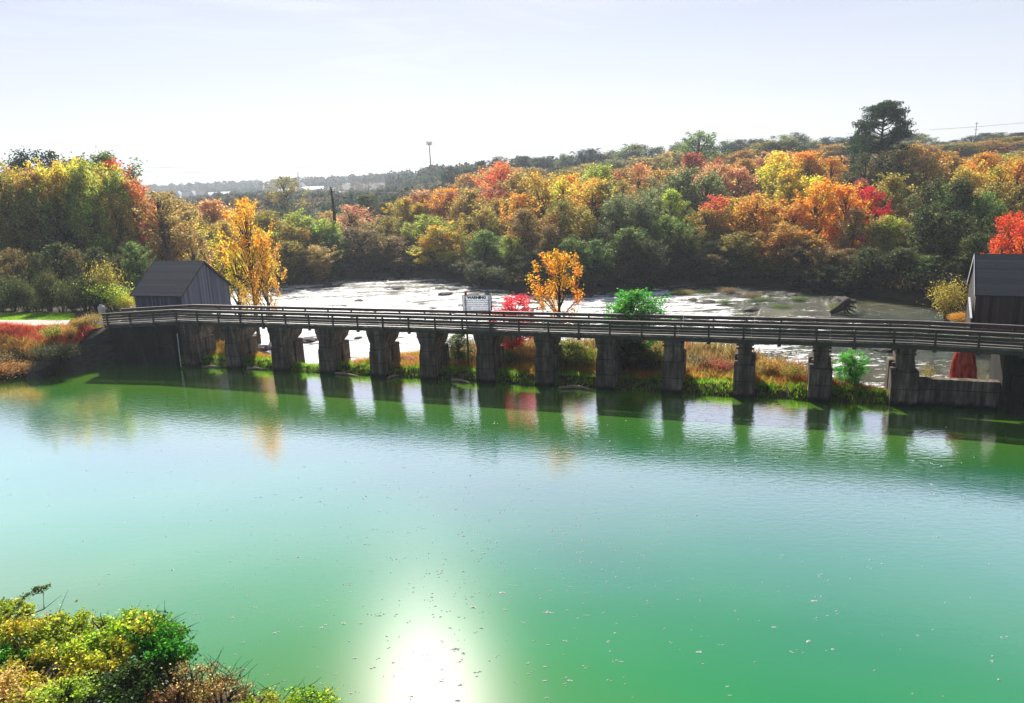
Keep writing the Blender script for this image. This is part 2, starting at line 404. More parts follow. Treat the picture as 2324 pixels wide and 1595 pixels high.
# lawn and path on the left embankment
def draped(name, corners, nx, ny, off, mat, label, wob=.25):
    v = []; f = []
    a, b, c, d = [np.array(p[:2]) for p in corners]
    for j in range(ny + 1):
        for i in range(nx + 1):
            u, w = i / nx, j / ny
            p = (a * (1 - u) + b * u) * (1 - w) + (d * (1 - u) + c * u) * w
            if j in (0, ny): p = p + np.array([0, wob * mnoise.noise(Vector((p[0] * .5, p[1] * .5, 1)))])
            v.append((p[0], p[1], max(Z(p[0], p[1]), 3.4) + off))
    for j in range(ny):
        for i in range(nx):
            o = j * (nx + 1) + i; f.append((o, o + 1, o + nx + 2, o + nx + 1))
    me = mesh_from(name, v, f)
    return tag(link(name, me, mat), label, None, None, "structure")
M_LAWN = mat_rough("lawn", [(.3, (.16, .46, .02)), (.7, (.30, .60, .04))], 1.2, .95, .5, 20)
M_PATH = mat_rough("pale_gravel", [(.3, (.62, .52, .46)), (.7, (.80, .70, .64))], .8, .95, .3, 30)
A = [atz(-260, 742, 3.6), atz(150, 739, 3.6), atz(160, 727, 3.6), atz(-260, 727, 3.6)]
draped("path", A, 40, 8, .05, M_PATH, "pale gravel path on the left embankment")
A = [atz(-260, 726.8, 3.6), atz(160, 726.8, 3.6), atz(165, 713, 3.6), atz(-260, 708, 3.6)]
draped("lawn", A, 40, 8, .04, M_LAWN, "bright green lawn strip behind the path")

# ------------------------------------------------------------------ leaf clouds
def leaf_mesh(name, P, size, rng, tint=None, flat=0.0, aspect=.62, droop=0.0):
    """P (n,3) centres; size scalar or (n,)"""
    n = len(P); size = np.broadcast_to(np.asarray(size, float), (n,)) * rng.uniform(.5, 1.45, n)
    nrm = rng.normal(size=(n, 3)); nrm[:, 2] = np.abs(nrm[:, 2]) + flat
    nrm /= np.linalg.norm(nrm, axis=1)[:, None]
    a = rng.normal(size=(n, 3)); a[:, 2] -= droop
    a -= nrm * (a * nrm).sum(1)[:, None]; a /= np.linalg.norm(a, axis=1)[:, None]
    b = np.cross(nrm, a)
    h = size / 2; k = h * aspect
    fold = nrm * (h * .25)[:, None]
    v = np.empty((n, 4, 3))
    v[:, 0] = P - a * h[:, None]; v[:, 1] = P + b * k[:, None] + fold
    v[:, 2] = P + a * h[:, None]; v[:, 3] = P - b * k[:, None] + fold
    v = v.reshape(-1, 3)
    idx = np.arange(n)[:, None] * 4
    tri = np.concatenate([idx + [0, 1, 2], idx + [0, 2, 3]], 1).reshape(-1, 3)
    me = bpy.data.meshes.new(name)
    me.vertices.add(len(v)); me.vertices.foreach_set("co", v.astype(np.float32).ravel())
    me.loops.add(tri.size); me.loops.foreach_set("vertex_index", tri.astype(np.int32).ravel())
    me.polygons.add(len(tri)); me.polygons.foreach_set("loop_start", (np.arange(len(tri)) * 3).astype(np.int32))
    me.update(calc_edges=True)
    at_ = me.attributes.new("rnd", 'FLOAT', 'FACE')
    at_.data.foreach_set("value", np.repeat(rng.random(n), 2).astype(np.float32))
    if tint is not None:
        ca = me.attributes.new("tint", 'FLOAT_COLOR', 'FACE' if False else 'POINT')
        c = np.concatenate([np.repeat(tint, 4, 0), np.ones((n * 4, 1))], 1)
        ca.data.foreach_set("color", c.astype(np.float32).ravel())
    return me

def lobe_points(c, r, n, rng, shell=.5, stray=.38):
    d = rng.normal(size=(n, 3)); d /= np.linalg.norm(d, axis=1)[:, None]
    ph = rng.uniform(0, 6.28, 3)
    bump = 1 + .22 * np.sin(4 * d[:, 0] + ph[0]) * np.sin(5 * d[:, 1] + ph[1]) + .18 * np.sin(7 * d[:, 2] + ph[2] + 3 * d[:, 0])
    rad = (shell + (1 - shell) * rng.random(n) ** .6) * bump
    k = int(n * stray)
    rad[:k] = np.abs(rng.normal(0, .72, k)) + .1
    return np.array(c) + d * rad[:, None] * np.array(r)

def make_tree_proto(kind, seed):
    """returns (trunk mesh, crown mesh); nominal height 16, nominal crown width 10"""
    rng = np.random.default_rng(seed); H = 16.0
    mb = MB(); pts = []
    lean = rng.normal(0, .5, 2)
    if kind == 'pine':
        top = (lean[0] * .6, lean[1] * .6, H * .93)
        tr = [(0, 0, -.6), (lean[0] * .2, lean[1] * .2, H * .3), (lean[0] * .4, 0, H * .6), top]
        mb.tube(tr, [.42, .34, .26, .08], 7)
        lobes = []
        nl = 26
        for i in range(nl):
            u = i / (nl - 1); z = H * (.60 + .36 * u); a = i * 2.4 + rng.uniform(-.4, .4)
            prof = math.sin(math.pi * min(1, .26 + .70 * u)) ** .7
            rr = prof * 4.7 * rng.uniform(.55, 1.0)
            if u > .93: rr = .5
            c = (math.cos(a) * rr + top[0] * u, math.sin(a) * rr + top[1] * u, z + rng.uniform(-.2, .5))
            lobes.append((c, (rng.uniform(1.5, 2.2), rng.uniform(1.5, 2.2), rng.uniform(.42, .62))))
            mb.tube([(top[0] * u * .6, top[1] * u * .6, z - .9), (c[0] * .6, c[1] * .6, z - .5), (c[0], c[1], c[2] - .1)], [.10, .07, .03], 4)
        for c, r in lobes: pts.append(lobe_points(c, r, 760, rng, .2, .0))
        P = np.concatenate(pts); return mb, P, .30
    n_l, zc, rz, rx, lr, nleaf, size = {
        'round': (46, .56, .43, 3.3, (.75, 1.5), 235, .28),
        'full': (56, .51, .47, 3.2, (.75, 1.5), 225, .28),
        'tall': (40, .55, .44, 2.6, (.7, 1.3), 220, .27),
        'sparse': (34, .60, .38, 3.8, (.7, 1.2), 100, .28),
        'maple': (52, .55, .43, 3.2, (.65, 1.25), 200, .28),
    }[kind]
    tr = [Vector((0, 0, -.6)), Vector((lean[0] * .3, lean[1] * .3, H * .25)), Vector((lean[0] * .6, lean[1] * .6, H * .55)), Vector((lean[0], lean[1], H * .86))]
    mb.tube(tr, [.36, .27, .17, .05], 7)
    for i in range(n_l):
        a = i * 2.399 + rng.uniform(-.5, .5); u = rng.uniform(-1, 1)
        rad = math.sqrt(max(0, 1 - u * u)) * rng.uniform(.35, .92)
        if kind == 'full' and u < 0: rad = max(rad, .6 * rng.uniform(.6, 1.2))
        c = np.array([math.cos(a) * rad * rx + lean[0] * .5, math.sin(a) * rad * rx + lean[1] * .5, H * (zc + u * rz * .88)])
        r = rng.uniform(*lr)
        c[2] = min(c[2], H - r * .6)
        pts.append(lobe_points(c, (r * .80, r * .80, r * rng.uniform(1.0, 1.55)), int(nleaf * (r / lr[1]) ** 2 * 1.5), rng, .35))
        zb = max(H * .15, c[2] - 2.5 - 2 * rng.random()); t = zb / (H * .86)
        b0 = Vector((lean[0] * t, lean[1] * t, zb))
        mid = b0.lerp(Vector(c), .5) + Vector((0, 0, .3))
        mb.tube([b0, mid, Vector(c)], [.11, .07, .025], 4)
    for i in range(16):     # ragged shoots that break the outline
        a = rng.uniform(0, 6.28); u = rng.uniform(-.2, 1); rad = math.sqrt(max(0, 1 - u * u)) * rx * .9
        b = np.array([math.cos(a) * rad, math.sin(a) * rad, H * (zc + u * rz * .85)])
        e = b + np.array([math.cos(a) * .8, math.sin(a) * .8, rng.uniform(.8, 2.2)])
        t = rng.random(70)[:, None]; pts.append(b + (e - b) * t + rng.normal(0, .22, (70, 3)))
    P = np.concatenate(pts)
    zt = H * .93; up = P[:, 2] > zt
    P[up, 2] = zt + (P[up, 2] - zt) * .62
    keep = P[:, 2] > .5
    return mb, P[keep], size

def make_bush_proto(seed, nleaf=2600, size=.14, lobes=9, H=3.0, Wd=4.0):
    rng = np.random.default_rng(seed); mb = MB(); pts = []
    for i in range(lobes):
        a = i * 2.399; rad = math.sqrt(i / lobes) * Wd * .36
        r = rng.uniform(.20, .32) * H + .2
        c = np.array([math.cos(a) * rad, math.sin(a) * rad, H * rng.uniform(.35, .62) + (1 - rad / Wd) * H * .12])
        pts.append(lobe_points(c, (r * 1.1, r * 1.1, r), nleaf // lobes, rng, .45))
        mb.tube([(c[0] * .15, c[1] * .15, -.2), (c[0] * .6, c[1] * .6, c[2] * .5), tuple(c)], [.05, .035, .012], 5)
    # stray shoots
    for i in range(lobes * 2):
        a = rng.uniform(0, 6.28); rr = rng.uniform(.1, .45) * Wd; top = H * rng.uniform(.7, 1.05)
        b = np.array([math.cos(a) * rr * .5, math.sin(a) * rr * .5, H * .2]); e = np.array([math.cos(a) * rr, math.sin(a) * rr, top * (1 - .3 * rr / Wd)])
        t = rng.random(26)[:, None]; pts.append(b + (e - b) * t + rng.normal(0, .09, (26, 3)))
        mb.tube([tuple(b), tuple((b + e) / 2), tuple(e)], [.018, .012, .006], 4)
    P = np.concatenate(pts); return mb, P[P[:, 2] > .02], size

PROTO = {}
def reg(key, res, aspect=.62, flat=.0):
    mb, P, size = res
    tm = mesh_from(key + "_trunk", mb.v, mb.f)
    for p in tm.polygons: p.use_smooth = True
    tm.materials.append(M_BARK)
    cm = leaf_mesh(key + "_crown", P, size, np.random.default_rng(len(P)), aspect=aspect, flat=flat)
    cm.materials.append(M_LEAF)
    lo = P.min(0); hi = P.max(0)
    PROTO[key] = (tm, cm, float(hi[2]), float(np.percentile(np.abs(P[:, :2]), 97)) * 2)
for k, sd in (('round', 11), ('round', 12), ('round', 13), ('full', 21), ('full', 22), ('full', 23), ('tall', 31), ('tall', 32), ('sparse', 41), ('sparse', 42), ('maple', 51), ('maple', 52), ('pine', 61), ('pine', 62)):
    i = sum(1 for q in PROTO if q.startswith(k)); reg(f"{k}{i}", make_tree_proto(k, sd), aspect=.35 if k == 'pine' else .62)
for i in range(4): reg(f"bush{i}", make_bush_proto(70 + i), flat=.2)
for i in range(2): reg(f"thick{i}", make_bush_proto(80 + i, 9000, .12, 14), flat=.2)
reg("reed0", make_bush_proto(90, 3600, .16, 16, 1.6, 4.0), aspect=.25)
NV = {k: sum(1 for q in PROTO if q.startswith(k)) for k in ('round', 'full', 'tall', 'sparse', 'maple', 'pine', 'bush', 'thick', 'reed')}

PAL = {
    'amber': ((.80, .38, .05), (.66, .50, .07)),
    'olive': ((.26, .25, .05), (.42, .31, .06)), 'gold': ((.74, .47, .05), (.44, .42, .06)), 'yellow': ((.86, .68, .08), (.52, .56, .08)),
    'orange': ((.78, .33, .05), (.64, .44, .06)), 'red': ((.70, .14, .08), (.66, .32, .09)), 'salmon': ((.68, .32, .17), (.58, .38, .14)),
    'maroon': ((.42, .09, .07), (.48, .18, .08)), 'green': ((.10, .20, .05), (.22, .28, .06)), 'brightgreen': ((.06, .42, .05), (.16, .42, .05)),
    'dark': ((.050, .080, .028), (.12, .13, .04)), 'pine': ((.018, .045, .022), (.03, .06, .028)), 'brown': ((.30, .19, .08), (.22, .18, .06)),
    'greygreen': ((.24, .27, .12), (.17, .21, .07)), 'yellowgreen': ((.44, .50, .07), (.30, .36, .06)), 'tan': ((.56, .37, .12), (.38, .32, .09)),
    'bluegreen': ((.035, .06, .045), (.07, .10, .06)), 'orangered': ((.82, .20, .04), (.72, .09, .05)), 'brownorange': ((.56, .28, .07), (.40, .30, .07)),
    'orangegold': ((.82, .30, .04), (.78, .52, .05)), 'crimson': ((.80, .03, .06), (.70, .02, .05)),
}
USED = {}
def uniq(label):
    USED[label] = USED.get(label, 0) + 1
    return label
_rr = random.Random(5)
def plant(kind, x, y, zb, h, w, pal, name, label, cat, group=None, rz=None):
    key = f"{kind}{_rr.randrange(NV[kind])}"
    tm, cm, ph, pw = PROTO[key]
    e = empty(name, (x, y, zb), _rr.uniform(0, 6.28) if rz is None else rz)
    e.scale = (w / pw, w / pw, h / ph)
    tag(e, label, cat, group)
    t = link("stems" if kind in ('bush', 'thick', 'reed') else "trunk", tm, None, e)
    c = link("foliage" if kind in ('bush', 'thick', 'reed') else "crown", cm, None, e)
    a, b = PAL[pal]; j = [_rr.uniform(.85, 1.15) for _ in range(3)]
    c.color = (a[0] * j[0], a[1] * j[1], a[2] * j[2], 1); c["tint_b"] = [b[0] * j[1], b[1] * j[0], b[2] * j[2]]
    return e

WORDS = {'olive': 'olive brown', 'gold': 'golden', 'yellow': 'yellow', 'orange': 'orange', 'red': 'red', 'salmon': 'salmon pink', 'maroon': 'dull maroon',
         'green': 'green', 'brightgreen': 'bright green', 'dark': 'dark green', 'pine': 'dark pine green', 'brown': 'brown', 'greygreen': 'grey green',
         'yellowgreen': 'yellow green', 'tan': 'tan and orange', 'bluegreen': 'hazy blue green', 'orangered': 'flaming orange red', 'brownorange': 'rusty orange', 'crimson': 'crimson', 'orangegold': 'orange and gold', 'amber': 'amber'}
LAND = [(0, 'at the left edge'), (60, 'above the gravel path'), (130, 'behind the lawn end'), (200, 'left of the white tank'), (245, 'above the white tank'), (300, 'over the left shed eave'),
        (370, 'above the left shed'), (440, 'above the left gable'), (520, 'beside the left shed'), (590, 'right of the left shed'), (650, 'left of the bare pole'), (720, 'just left of bare pole'), (790, 'just right of bare pole'),
        (860, 'between bare pole and cell tower'), (930, 'just left of the cell tower'), (990, 'below the cell tower'), (1040, 'up left of warning sign'), (1083, 'above the warning sign'), (1130, 'up right of warning sign'), (1190, 'above the crimson bush'),
        (1250, 'behind little orange tree'), (1310, 'right of the little orange tree'), (1370, 'left of the round green bush'), (1430, 'above the round green bush'), (1490, 'right of the round green bush'), (1560, 'above the right rapids'), (1630, 'right of the right rapids'),
        (1700, 'three crowns left of tall pine'), (1770, 'two crowns left of tall pine'), (1840, 'up left of river stump'), (1900, 'above the river stump'), (1960, 'left of the tall pine'), (2010, 'below the tall pine'), (2070, 'right of the tall pine'),
        (2130, 'left of the right shed'), (2190, 'at the right shed\'s gable'), (2250, 'above the right shed roof'), (2310, 'at the right edge')]
SHAPE = {'round': 'rounded', 'full': 'dense', 'tall': 'tall narrow', 'sparse': 'thin see-through', 'maple': 'feathery', 'pine': 'flat-layered pine', 'bush': 'low', 'thick': 'thick', 'reed': 'reedy'}
def mklabel(px, pal, kind, Y, noun='tree'):
    land = min(LAND, key=lambda l: abs(l[0] - px))[1]
    row = 'at the waterline' if Y < 124 else 'in the second row' if Y < 146 else 'in the third row' if Y < 166 else 'on the lower slope' if Y < 200 else 'high on the slope'
    if px < 330 and Y < 110: row = 'in the near clump'
    lab = f"{WORDS[pal]} {SHAPE[kind]} {noun} {row} {land}"
    if len(lab.split()) > 14: lab = lab.replace('thin see-through', 'thin').replace('just ', '')
    lab = lab.replace("pine tree", "tree").replace("dark pine green flat-layered pine", "dark flat-layered pine")
    return lab

def tree_px(px, ytop, Y, wpx, pal, kind, name='broadleaf_tree', label=None, group='trees on the river banks'):
    lab0 = mklabel(px, pal, kind, Y)
    if px < 320 and Y < 106 and ytop < 540: Y += 27
    p = at(px, ytop, Y); zb = Z(p[0], Y) - .1; zb = max(zb, -1.6)
    h = max(2.0, p[2] - zb); w = wpx * Y / FPX
    lab = label or lab0
    k = 2
    base = lab
    if len(base.split()) > 15: base = lab = base.replace('very ', '').replace('dark pine green', 'dark').replace('rounded ', '')
    suff = ['', ' (lower)', ' (behind)', ' (narrower)', ' (smallest)']
    while lab in USED and k < 6: lab = base.replace(' of the photo', '').replace('dense ', '').replace('by two crowns', '') + suff[k - 1]; k += 1
    USED[lab] = 1
    if kind == 'pine': name = 'pine_tree'
    return plant(kind, p[0], Y, zb, h, w, pal, name, lab, 'tree', group)

HAND = [
 # near clump on the left embankment
 (42, 332, 103, 95, 'pine', 'tall'), (112, 338, 101, 95, 'pine', 'sparse'), (178, 345, 104, 120, 'dark', 'tall'), (238, 333, 100, 130, 'green', 'tall'),
 (12, 372, 92, 170, 'olive', 'full'), (105, 372, 93, 170, 'brownorange', 'maple'), (190, 352, 95, 150, 'gold', 'maple'), (160, 402, 90, 170, 'yellow', 'maple'),
 (252, 350, 97, 70, 'orangered', 'tall'), (240, 400, 92, 130, 'yellowgreen', 'maple'), (284, 398, 96, 80, 'red', 'maple'), (305, 440, 99, 80, 'red', 'maple'),
 (196, 470, 85, 210, 'dark', 'full'), (70, 500, 84, 170, 'dark', 'full'), (10, 480, 83, 130, 'brown', 'full'), (250, 500, 86, 130, 'dark', 'full'), (140, 520, 83.5, 150, 'dark', 'round'),
 (-40, 400, 90, 160, 'olive', 'full'), (285, 520, 92, 90, 'green', 'maple'),
 (20, 560, 93, 70, 'brown', 'sparse'), (75, 570, 94, 60, 'dark', 'sparse'), (125, 545, 93.5, 70, 'dark', 'tall'), (165, 565, 94, 60, 'brown', 'sparse'), (215, 555, 93, 70, 'dark', 'tall'), (262, 575, 94, 60, 'dark', 'sparse'),
 # behind the left shed
 (28, 362, 108, 130, 'olive', 'full'), (78, 360, 110, 120, 'gold', 'full'), (128, 352, 109, 120, 'gold', 'full'), (172, 350, 112, 110, 'yellow', 'full'), (212, 348, 110, 110, 'yellowgreen', 'full'),
 (262, 380, 112, 90, 'tan', 'maple'), (296, 408, 113, 80, 'red', 'maple'), (110, 410, 107, 130, 'yellowgreen', 'full'), (50, 430, 106.5, 130, 'olive', 'full'), (222, 420, 107, 110, 'yellowgreen', 'full'),
 (60, 440, 91 + 16, 140, 'olive', 'full'), (150, 455, 91 + 16, 150, 'dark', 'full'),
 (366, 430, 112, 150, 'tan', 'sparse'), (330, 470, 120, 110, 'brownorange', 'maple'), (395, 470, 118, 120, 'olive', 'maple'), (430, 500, 124, 100, 'gold', 'sparse'),
 (470, 485, 140, 130, 'olive', 'full'), (440, 450, 160, 120, 'tan', 'round'), (500, 446, 158, 120, 'salmon', 'round'), (300, 450, 150, 140, 'olive', 'full'),
 (590, 458, 150, 130, 'tan', 'full'), (640, 470, 146, 130, 'olive', 'full'), (620, 520, 139, 110, 'yellowgreen', 'maple'), (700, 468, 150, 120, 'yellowgreen', 'full'), (660, 560, 138, 80, 'dark', 'tall'),
 (735, 505, 146, 90, 'green', 'maple'), (700, 545, 140, 110, 'olive', 'full'), (645, 398, 260, 95, 'olive', 'sparse'),
 (795, 462, 172, 110, 'salmon', 'sparse'), (850, 436, 200, 90, 'dark', 'round'), (830, 530, 158, 80, 'green', 'maple'), (770, 470, 190, 100, 'tan', 'round'),
 # bank behind the rapids, left half
 (850, 505, 150, 150, 'brown', 'full'), (900, 480, 156, 130, 'olive', 'round'), (930, 440, 168, 110, 'gold', 'round'), (925, 530, 149, 110, 'brown', 'full'), (880, 560, 147, 130, 'brown', 'full'),
 (985, 424, 170, 120, 'salmon', 'maple'), (1035, 420, 166, 120, 'orange', 'round'), (985, 480, 150, 120, 'yellowgreen', 'full'), (1035, 500, 142, 130, 'gold', 'full'), (1000, 545, 141, 110, 'yellow', 'maple'),
 (1125, 360, 172, 90, 'red', 'tall'), (1155, 400, 160, 110, 'maroon', 'tall'), (1085, 425, 155, 120, 'tan', 'full'), (1110, 460, 142, 130, 'olive', 'full'), (1125, 520, 131, 110, 'green', 'full'), (1070, 590, 132, 80, 'dark', 'full'),
 (1165, 530, 124, 60, 'yellowgreen', 'tall'), (1110, 590, 124, 90, 'dark', 'round'),
 (1195, 382, 152, 110, 'tan', 'tall'), (1180, 430, 134, 80, 'orange', 'maple'), (1250, 388, 145, 120, 'gold', 'maple'), (1215, 470, 124, 110, 'brown', 'full'), (1235, 560, 117, 110, 'dark', 'full'),
 (1310, 385, 150, 120, 'orange', 'maple'), (1340, 400, 138, 110, 'gold', 'tall'), (1295, 450, 126, 110, 'olive', 'full'), (1320, 530, 117, 120, 'green', 'full'), (1290, 590, 114, 90, 'dark', 'full'),
 (1385, 365, 160, 130, 'yellowgreen', 'round'), (1395, 410, 140, 120, 'greygreen', 'full'), (1440, 430, 130, 130, 'greygreen', 'full'), (1400, 500, 122, 120, 'dark', 'full'), (1450, 520, 119, 120, 'dark', 'full'),
 (1480, 352, 165, 110, 'salmon', 'round'), (1500, 420, 136, 110, 'greygreen', 'full'), (1560, 365, 145, 150, 'greygreen', 'full'), (1530, 480, 124, 110, 'green', 'full'), (1545, 540, 121, 110, 'dark', 'full'),
 (1592, 340, 185, 100, 'maroon', 'round'), (1590, 294, 240, 110, 'green', 'sparse'), (1625, 440, 130, 70, 'red', 'maple'), (1600, 470, 127, 90, 'olive', 'tall'), (1650, 365, 165, 120, 'salmon', 'round'),
 (1640, 540, 122, 110, 'dark', 'full'), (1600, 560, 121, 90, 'brown', 'full'),
 (1710, 350, 180, 130, 'brownorange', 'round'), (1700, 440, 130, 130, 'gold', 'maple'), (1755, 430, 124, 150, 'orange', 'full'), (1720, 520, 119, 140, 'olive', 'full'),
 (1800, 332, 170, 130, 'yellow', 'round'), (1860, 335, 165, 110, 'orange', 'round'), (1820, 380, 140, 130, 'gold', 'full'), (1890, 402, 120, 130, 'orangegold', 'maple'), (1800, 500, 115, 130, 'brownorange', 'full'),
 (1860, 540, 110, 140, 'brown', 'full'), (1760, 570, 115, 110, 'olive', 'tall'), (1900, 600, 105, 110, 'dark', 'full'),
 (2005, 227, 158, 122, 'pine', 'pine'), (1948, 288, 200, 60, 'pine', 'round'), (1990, 330, 150, 120, 'dark', 'round'), (1940, 400, 128, 70, 'maroon', 'tall'), (1975, 420, 118, 80, 'crimson', 'sparse'), (1960, 470, 113, 100, 'tan', 'full'), (1950, 560, 107, 110, 'brown', 'full'),
 (2070, 330, 150, 150, 'tan', 'round'), (2050, 390, 122, 130, 'olive', 'full'), (2110, 320, 165, 130, 'brownorange', 'round'), (2040, 480, 110, 120, 'yellowgreen', 'full'), (2000, 560, 102, 130, 'dark', 'full'),
 (2130, 385, 112, 130, 'dark', 'full'), (2160, 450, 100, 140, 'dark', 'full'), (2080, 560, 98, 130, 'dark', 'full'), (2215, 400, 105, 130, 'dark', 'full'), (2140, 580, 95, 110, 'dark', 'full'),
 (2190, 340, 150, 140, 'brownorange', 'round'), (2240, 360, 135, 130, 'gold', 'full'), (2290, 330, 140, 150, 'orange', 'round'), (2290, 400, 115, 130, 'olive', 'full'), (2318, 478, 82, 100, 'orangered', 'maple'), (2250, 520, 92, 110, 'dark', 'full'),
]
for t in HAND:
    px_, yt_, Y_, w_, pal_, k_ = t
    if w_ >= 90 and k_ in ('round', 'full', 'maple') and Y_ < 210:
        tree_px(px_ - w_ * .22, yt_, Y_, w_ * .70, pal_, k_)
        p2 = {'dark': 'green', 'gold': 'yellow', 'orange': 'gold', 'olive': 'tan', 'salmon': 'tan', 'brown': 'olive', 'yellowgreen': 'olive', 'greygreen': 'yellowgreen'}.get(pal_, pal_) if _rr.random() < .45 else pal_
        tree_px(px_ + w_ * .24, yt_ + _rr.uniform(6, 30), Y_ - 3 + (4 if px_ < 330 else 0), w_ * .62, p2, _rr.choice([k_, 'tall', 'maple']) if k_ != 'full' else _rr.choice(['full', 'tall']))
    else: tree_px(*t)
tree_px(548, 444, 85, 104, 'amber', 'sparse', label='tall slender tree, orange top and golden sides, beside the left shed')
tree_px(524, 560, 87, 90, 'gold', 'sparse', label='loose golden tree hugging the left shed gable')
tree_px(586, 520, 85.5, 84, 'amber', 'sparse', label='golden tree with low loose branches right of the left shed')
tree_px(1262, 562, 65, 112, 'orangegold', 'sparse', 'small_tree', 'small orange tree with gaps standing behind the bridge railing')

# fillers: skyline and slopes
SKY = [(300, 418), (420, 412), (500, 408), (600, 402), (700, 400), (760, 394), (900, 388), (940, 380), (1010, 370), (1050, 380), (1085, 362), (1180, 350), (1250, 354), (1320, 342), (1440, 326), (1500, 330), (1560, 318), (1660, 320), (1720, 302), (1800, 296), (1850, 308), (1900, 304), (1960, 300), (2080, 296), (2130, 312), (2200, 303), (2324, 292), (2420, 286)]
fr = random.Random(99)
def indiv(px, lead):
    land = min(LAND, key=lambda l: abs(l[0] - px))[1]
    lab = base = f"{lead} {land}".replace('dark pine green', 'blackish')
    for suf in (' (right twin)', ' (third)', ' (fourth)', ' (fifth)'):
        if lab not in USED: break
        lab = base + suf
    USED[lab] = 1
    return lab
def filler(px, Y, off, pals, kinds, wlo, whi, lab, group):
    ytop = interp(px, SKY) + off + fr.uniform(-7, 9)
    p = at(px, ytop, Y); zb = Z(p[0], Y) - .2
    h = p[2] - zb
    if h < 6: h = 6
    w = fr.uniform(wlo, whi)
    pal = fr.choice(pals); kind = fr.choice(kinds)
    lab = indiv(px, WORDS[pal] + ' tree ' + lab)
    plant(kind, p[0], Y, zb, h, w, pal, 'pine_tree' if kind == 'pine' else 'broadleaf_tree', lab, 'tree', group)
x = 1020
while x < 2400:      # the dark skyline row
    filler(x, 330 + fr.uniform(-15, 30), 0, ['bluegreen', 'pine', 'dark', 'greygreen', 'bluegreen'], ['round', 'full', 'tall', 'full'], 9, 14, 'on the hill skyline', 'dark skyline trees on the hill')
    x += fr.uniform(26, 40)
x = 1060
while x < 2400:
    filler(x, 265 + fr.uniform(-12, 12), 22, ['greygreen', 'tan', 'salmon', 'dark', 'olive', 'brownorange'], ['round', 'full', 'maple'], 11, 15, 'just under the skyline', 'muted trees high on the hill')
    x += fr.uniform(30, 44)
x = 1080
while x < 2400:
    filler(x, 205 + fr.uniform(-12, 12), 48, ['tan', 'gold', 'salmon', 'olive', 'orange', 'yellowgreen', 'maroon'], ['round', 'full', 'maple'], 10, 13, 'halfway up the slope', 'colourful trees halfway up the slope')
    x += fr.uniform(42, 60)

# understory on the far waterline
x = 600
while x < 2230:
    p0 = None
    Yf = None
    for yy in range(60, 240):
        pp = at(x, 600, yy)
        if yy > interp(pp[0], FAR) + 1.5: Yf = yy; break
    if Yf:
        pp = at(x, 600, Yf)
        yv = Yf + fr.uniform(0, 3)
        pal_ = fr.choice(['dark', 'dark', 'dark', 'brown', 'dark'])
        plant(fr.choice(['bush', 'bush', 'thick']), pp[0], yv, Z(pp[0], yv) - .3, fr.uniform(2.0, 4.5), fr.uniform(5, 9), pal_, 'bank_shrub',
              indiv(x, WORDS[pal_] + ' shrub on the far waterline'), 'shrub', 'shrubs along the far waterline')
    x += fr.uniform(22, 36)

# far woods: one mass on the distant hills
def far_wood():
    rng = np.random.default_rng(3); P = []; S = []; T = []
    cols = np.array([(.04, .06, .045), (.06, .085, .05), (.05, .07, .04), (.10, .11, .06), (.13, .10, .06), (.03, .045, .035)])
    n = 0
    while n < 2300:
        a = rng.uniform(-.78, .12); Y = rng.uniform(240, 1450) ** 1.0
        x = a * Y
        if a > -.08 and Y < 380: continue
        if -.5 < a < -.1 and 640 < Y < 960 and rng.random() < .8: continue
        if Y < 400 and rng.random() < .3: continue
        # keep crowns under the photographed skyline
        z0 = Z(x, Y); h = rng.uniform(8, 13)
        if Y > 1250 or a > -.15: h += 2
        r = rng.uniform(4, 7)
        m = 110; d = rng.normal(size=(m, 3)); d /= np.linalg.norm(d, axis=1)[:, None]
        pt = np.array([x, Y, z0 + h * .55]) + d * np.array([r, r, h * .48]) * (rng.uniform(.7, 1.05, (m, 1)))
        P.append(pt); S.append(np.full(m, 1.5 + Y / 700)); c = cols[rng.integers(len(cols))] * rng.uniform(.8, 1.4)
        T.append(np.tile(c, (m, 1))); n += 1
    me = leaf_mesh("far_wood", np.concatenate(P), np.concatenate(S), rng, np.concatenate(T), aspect=.8)
    return tag(link("far_wood", me, M_BLADE), "hazy blue green woods covering the distant hills", "wood", None, "stuff")
far_wood()

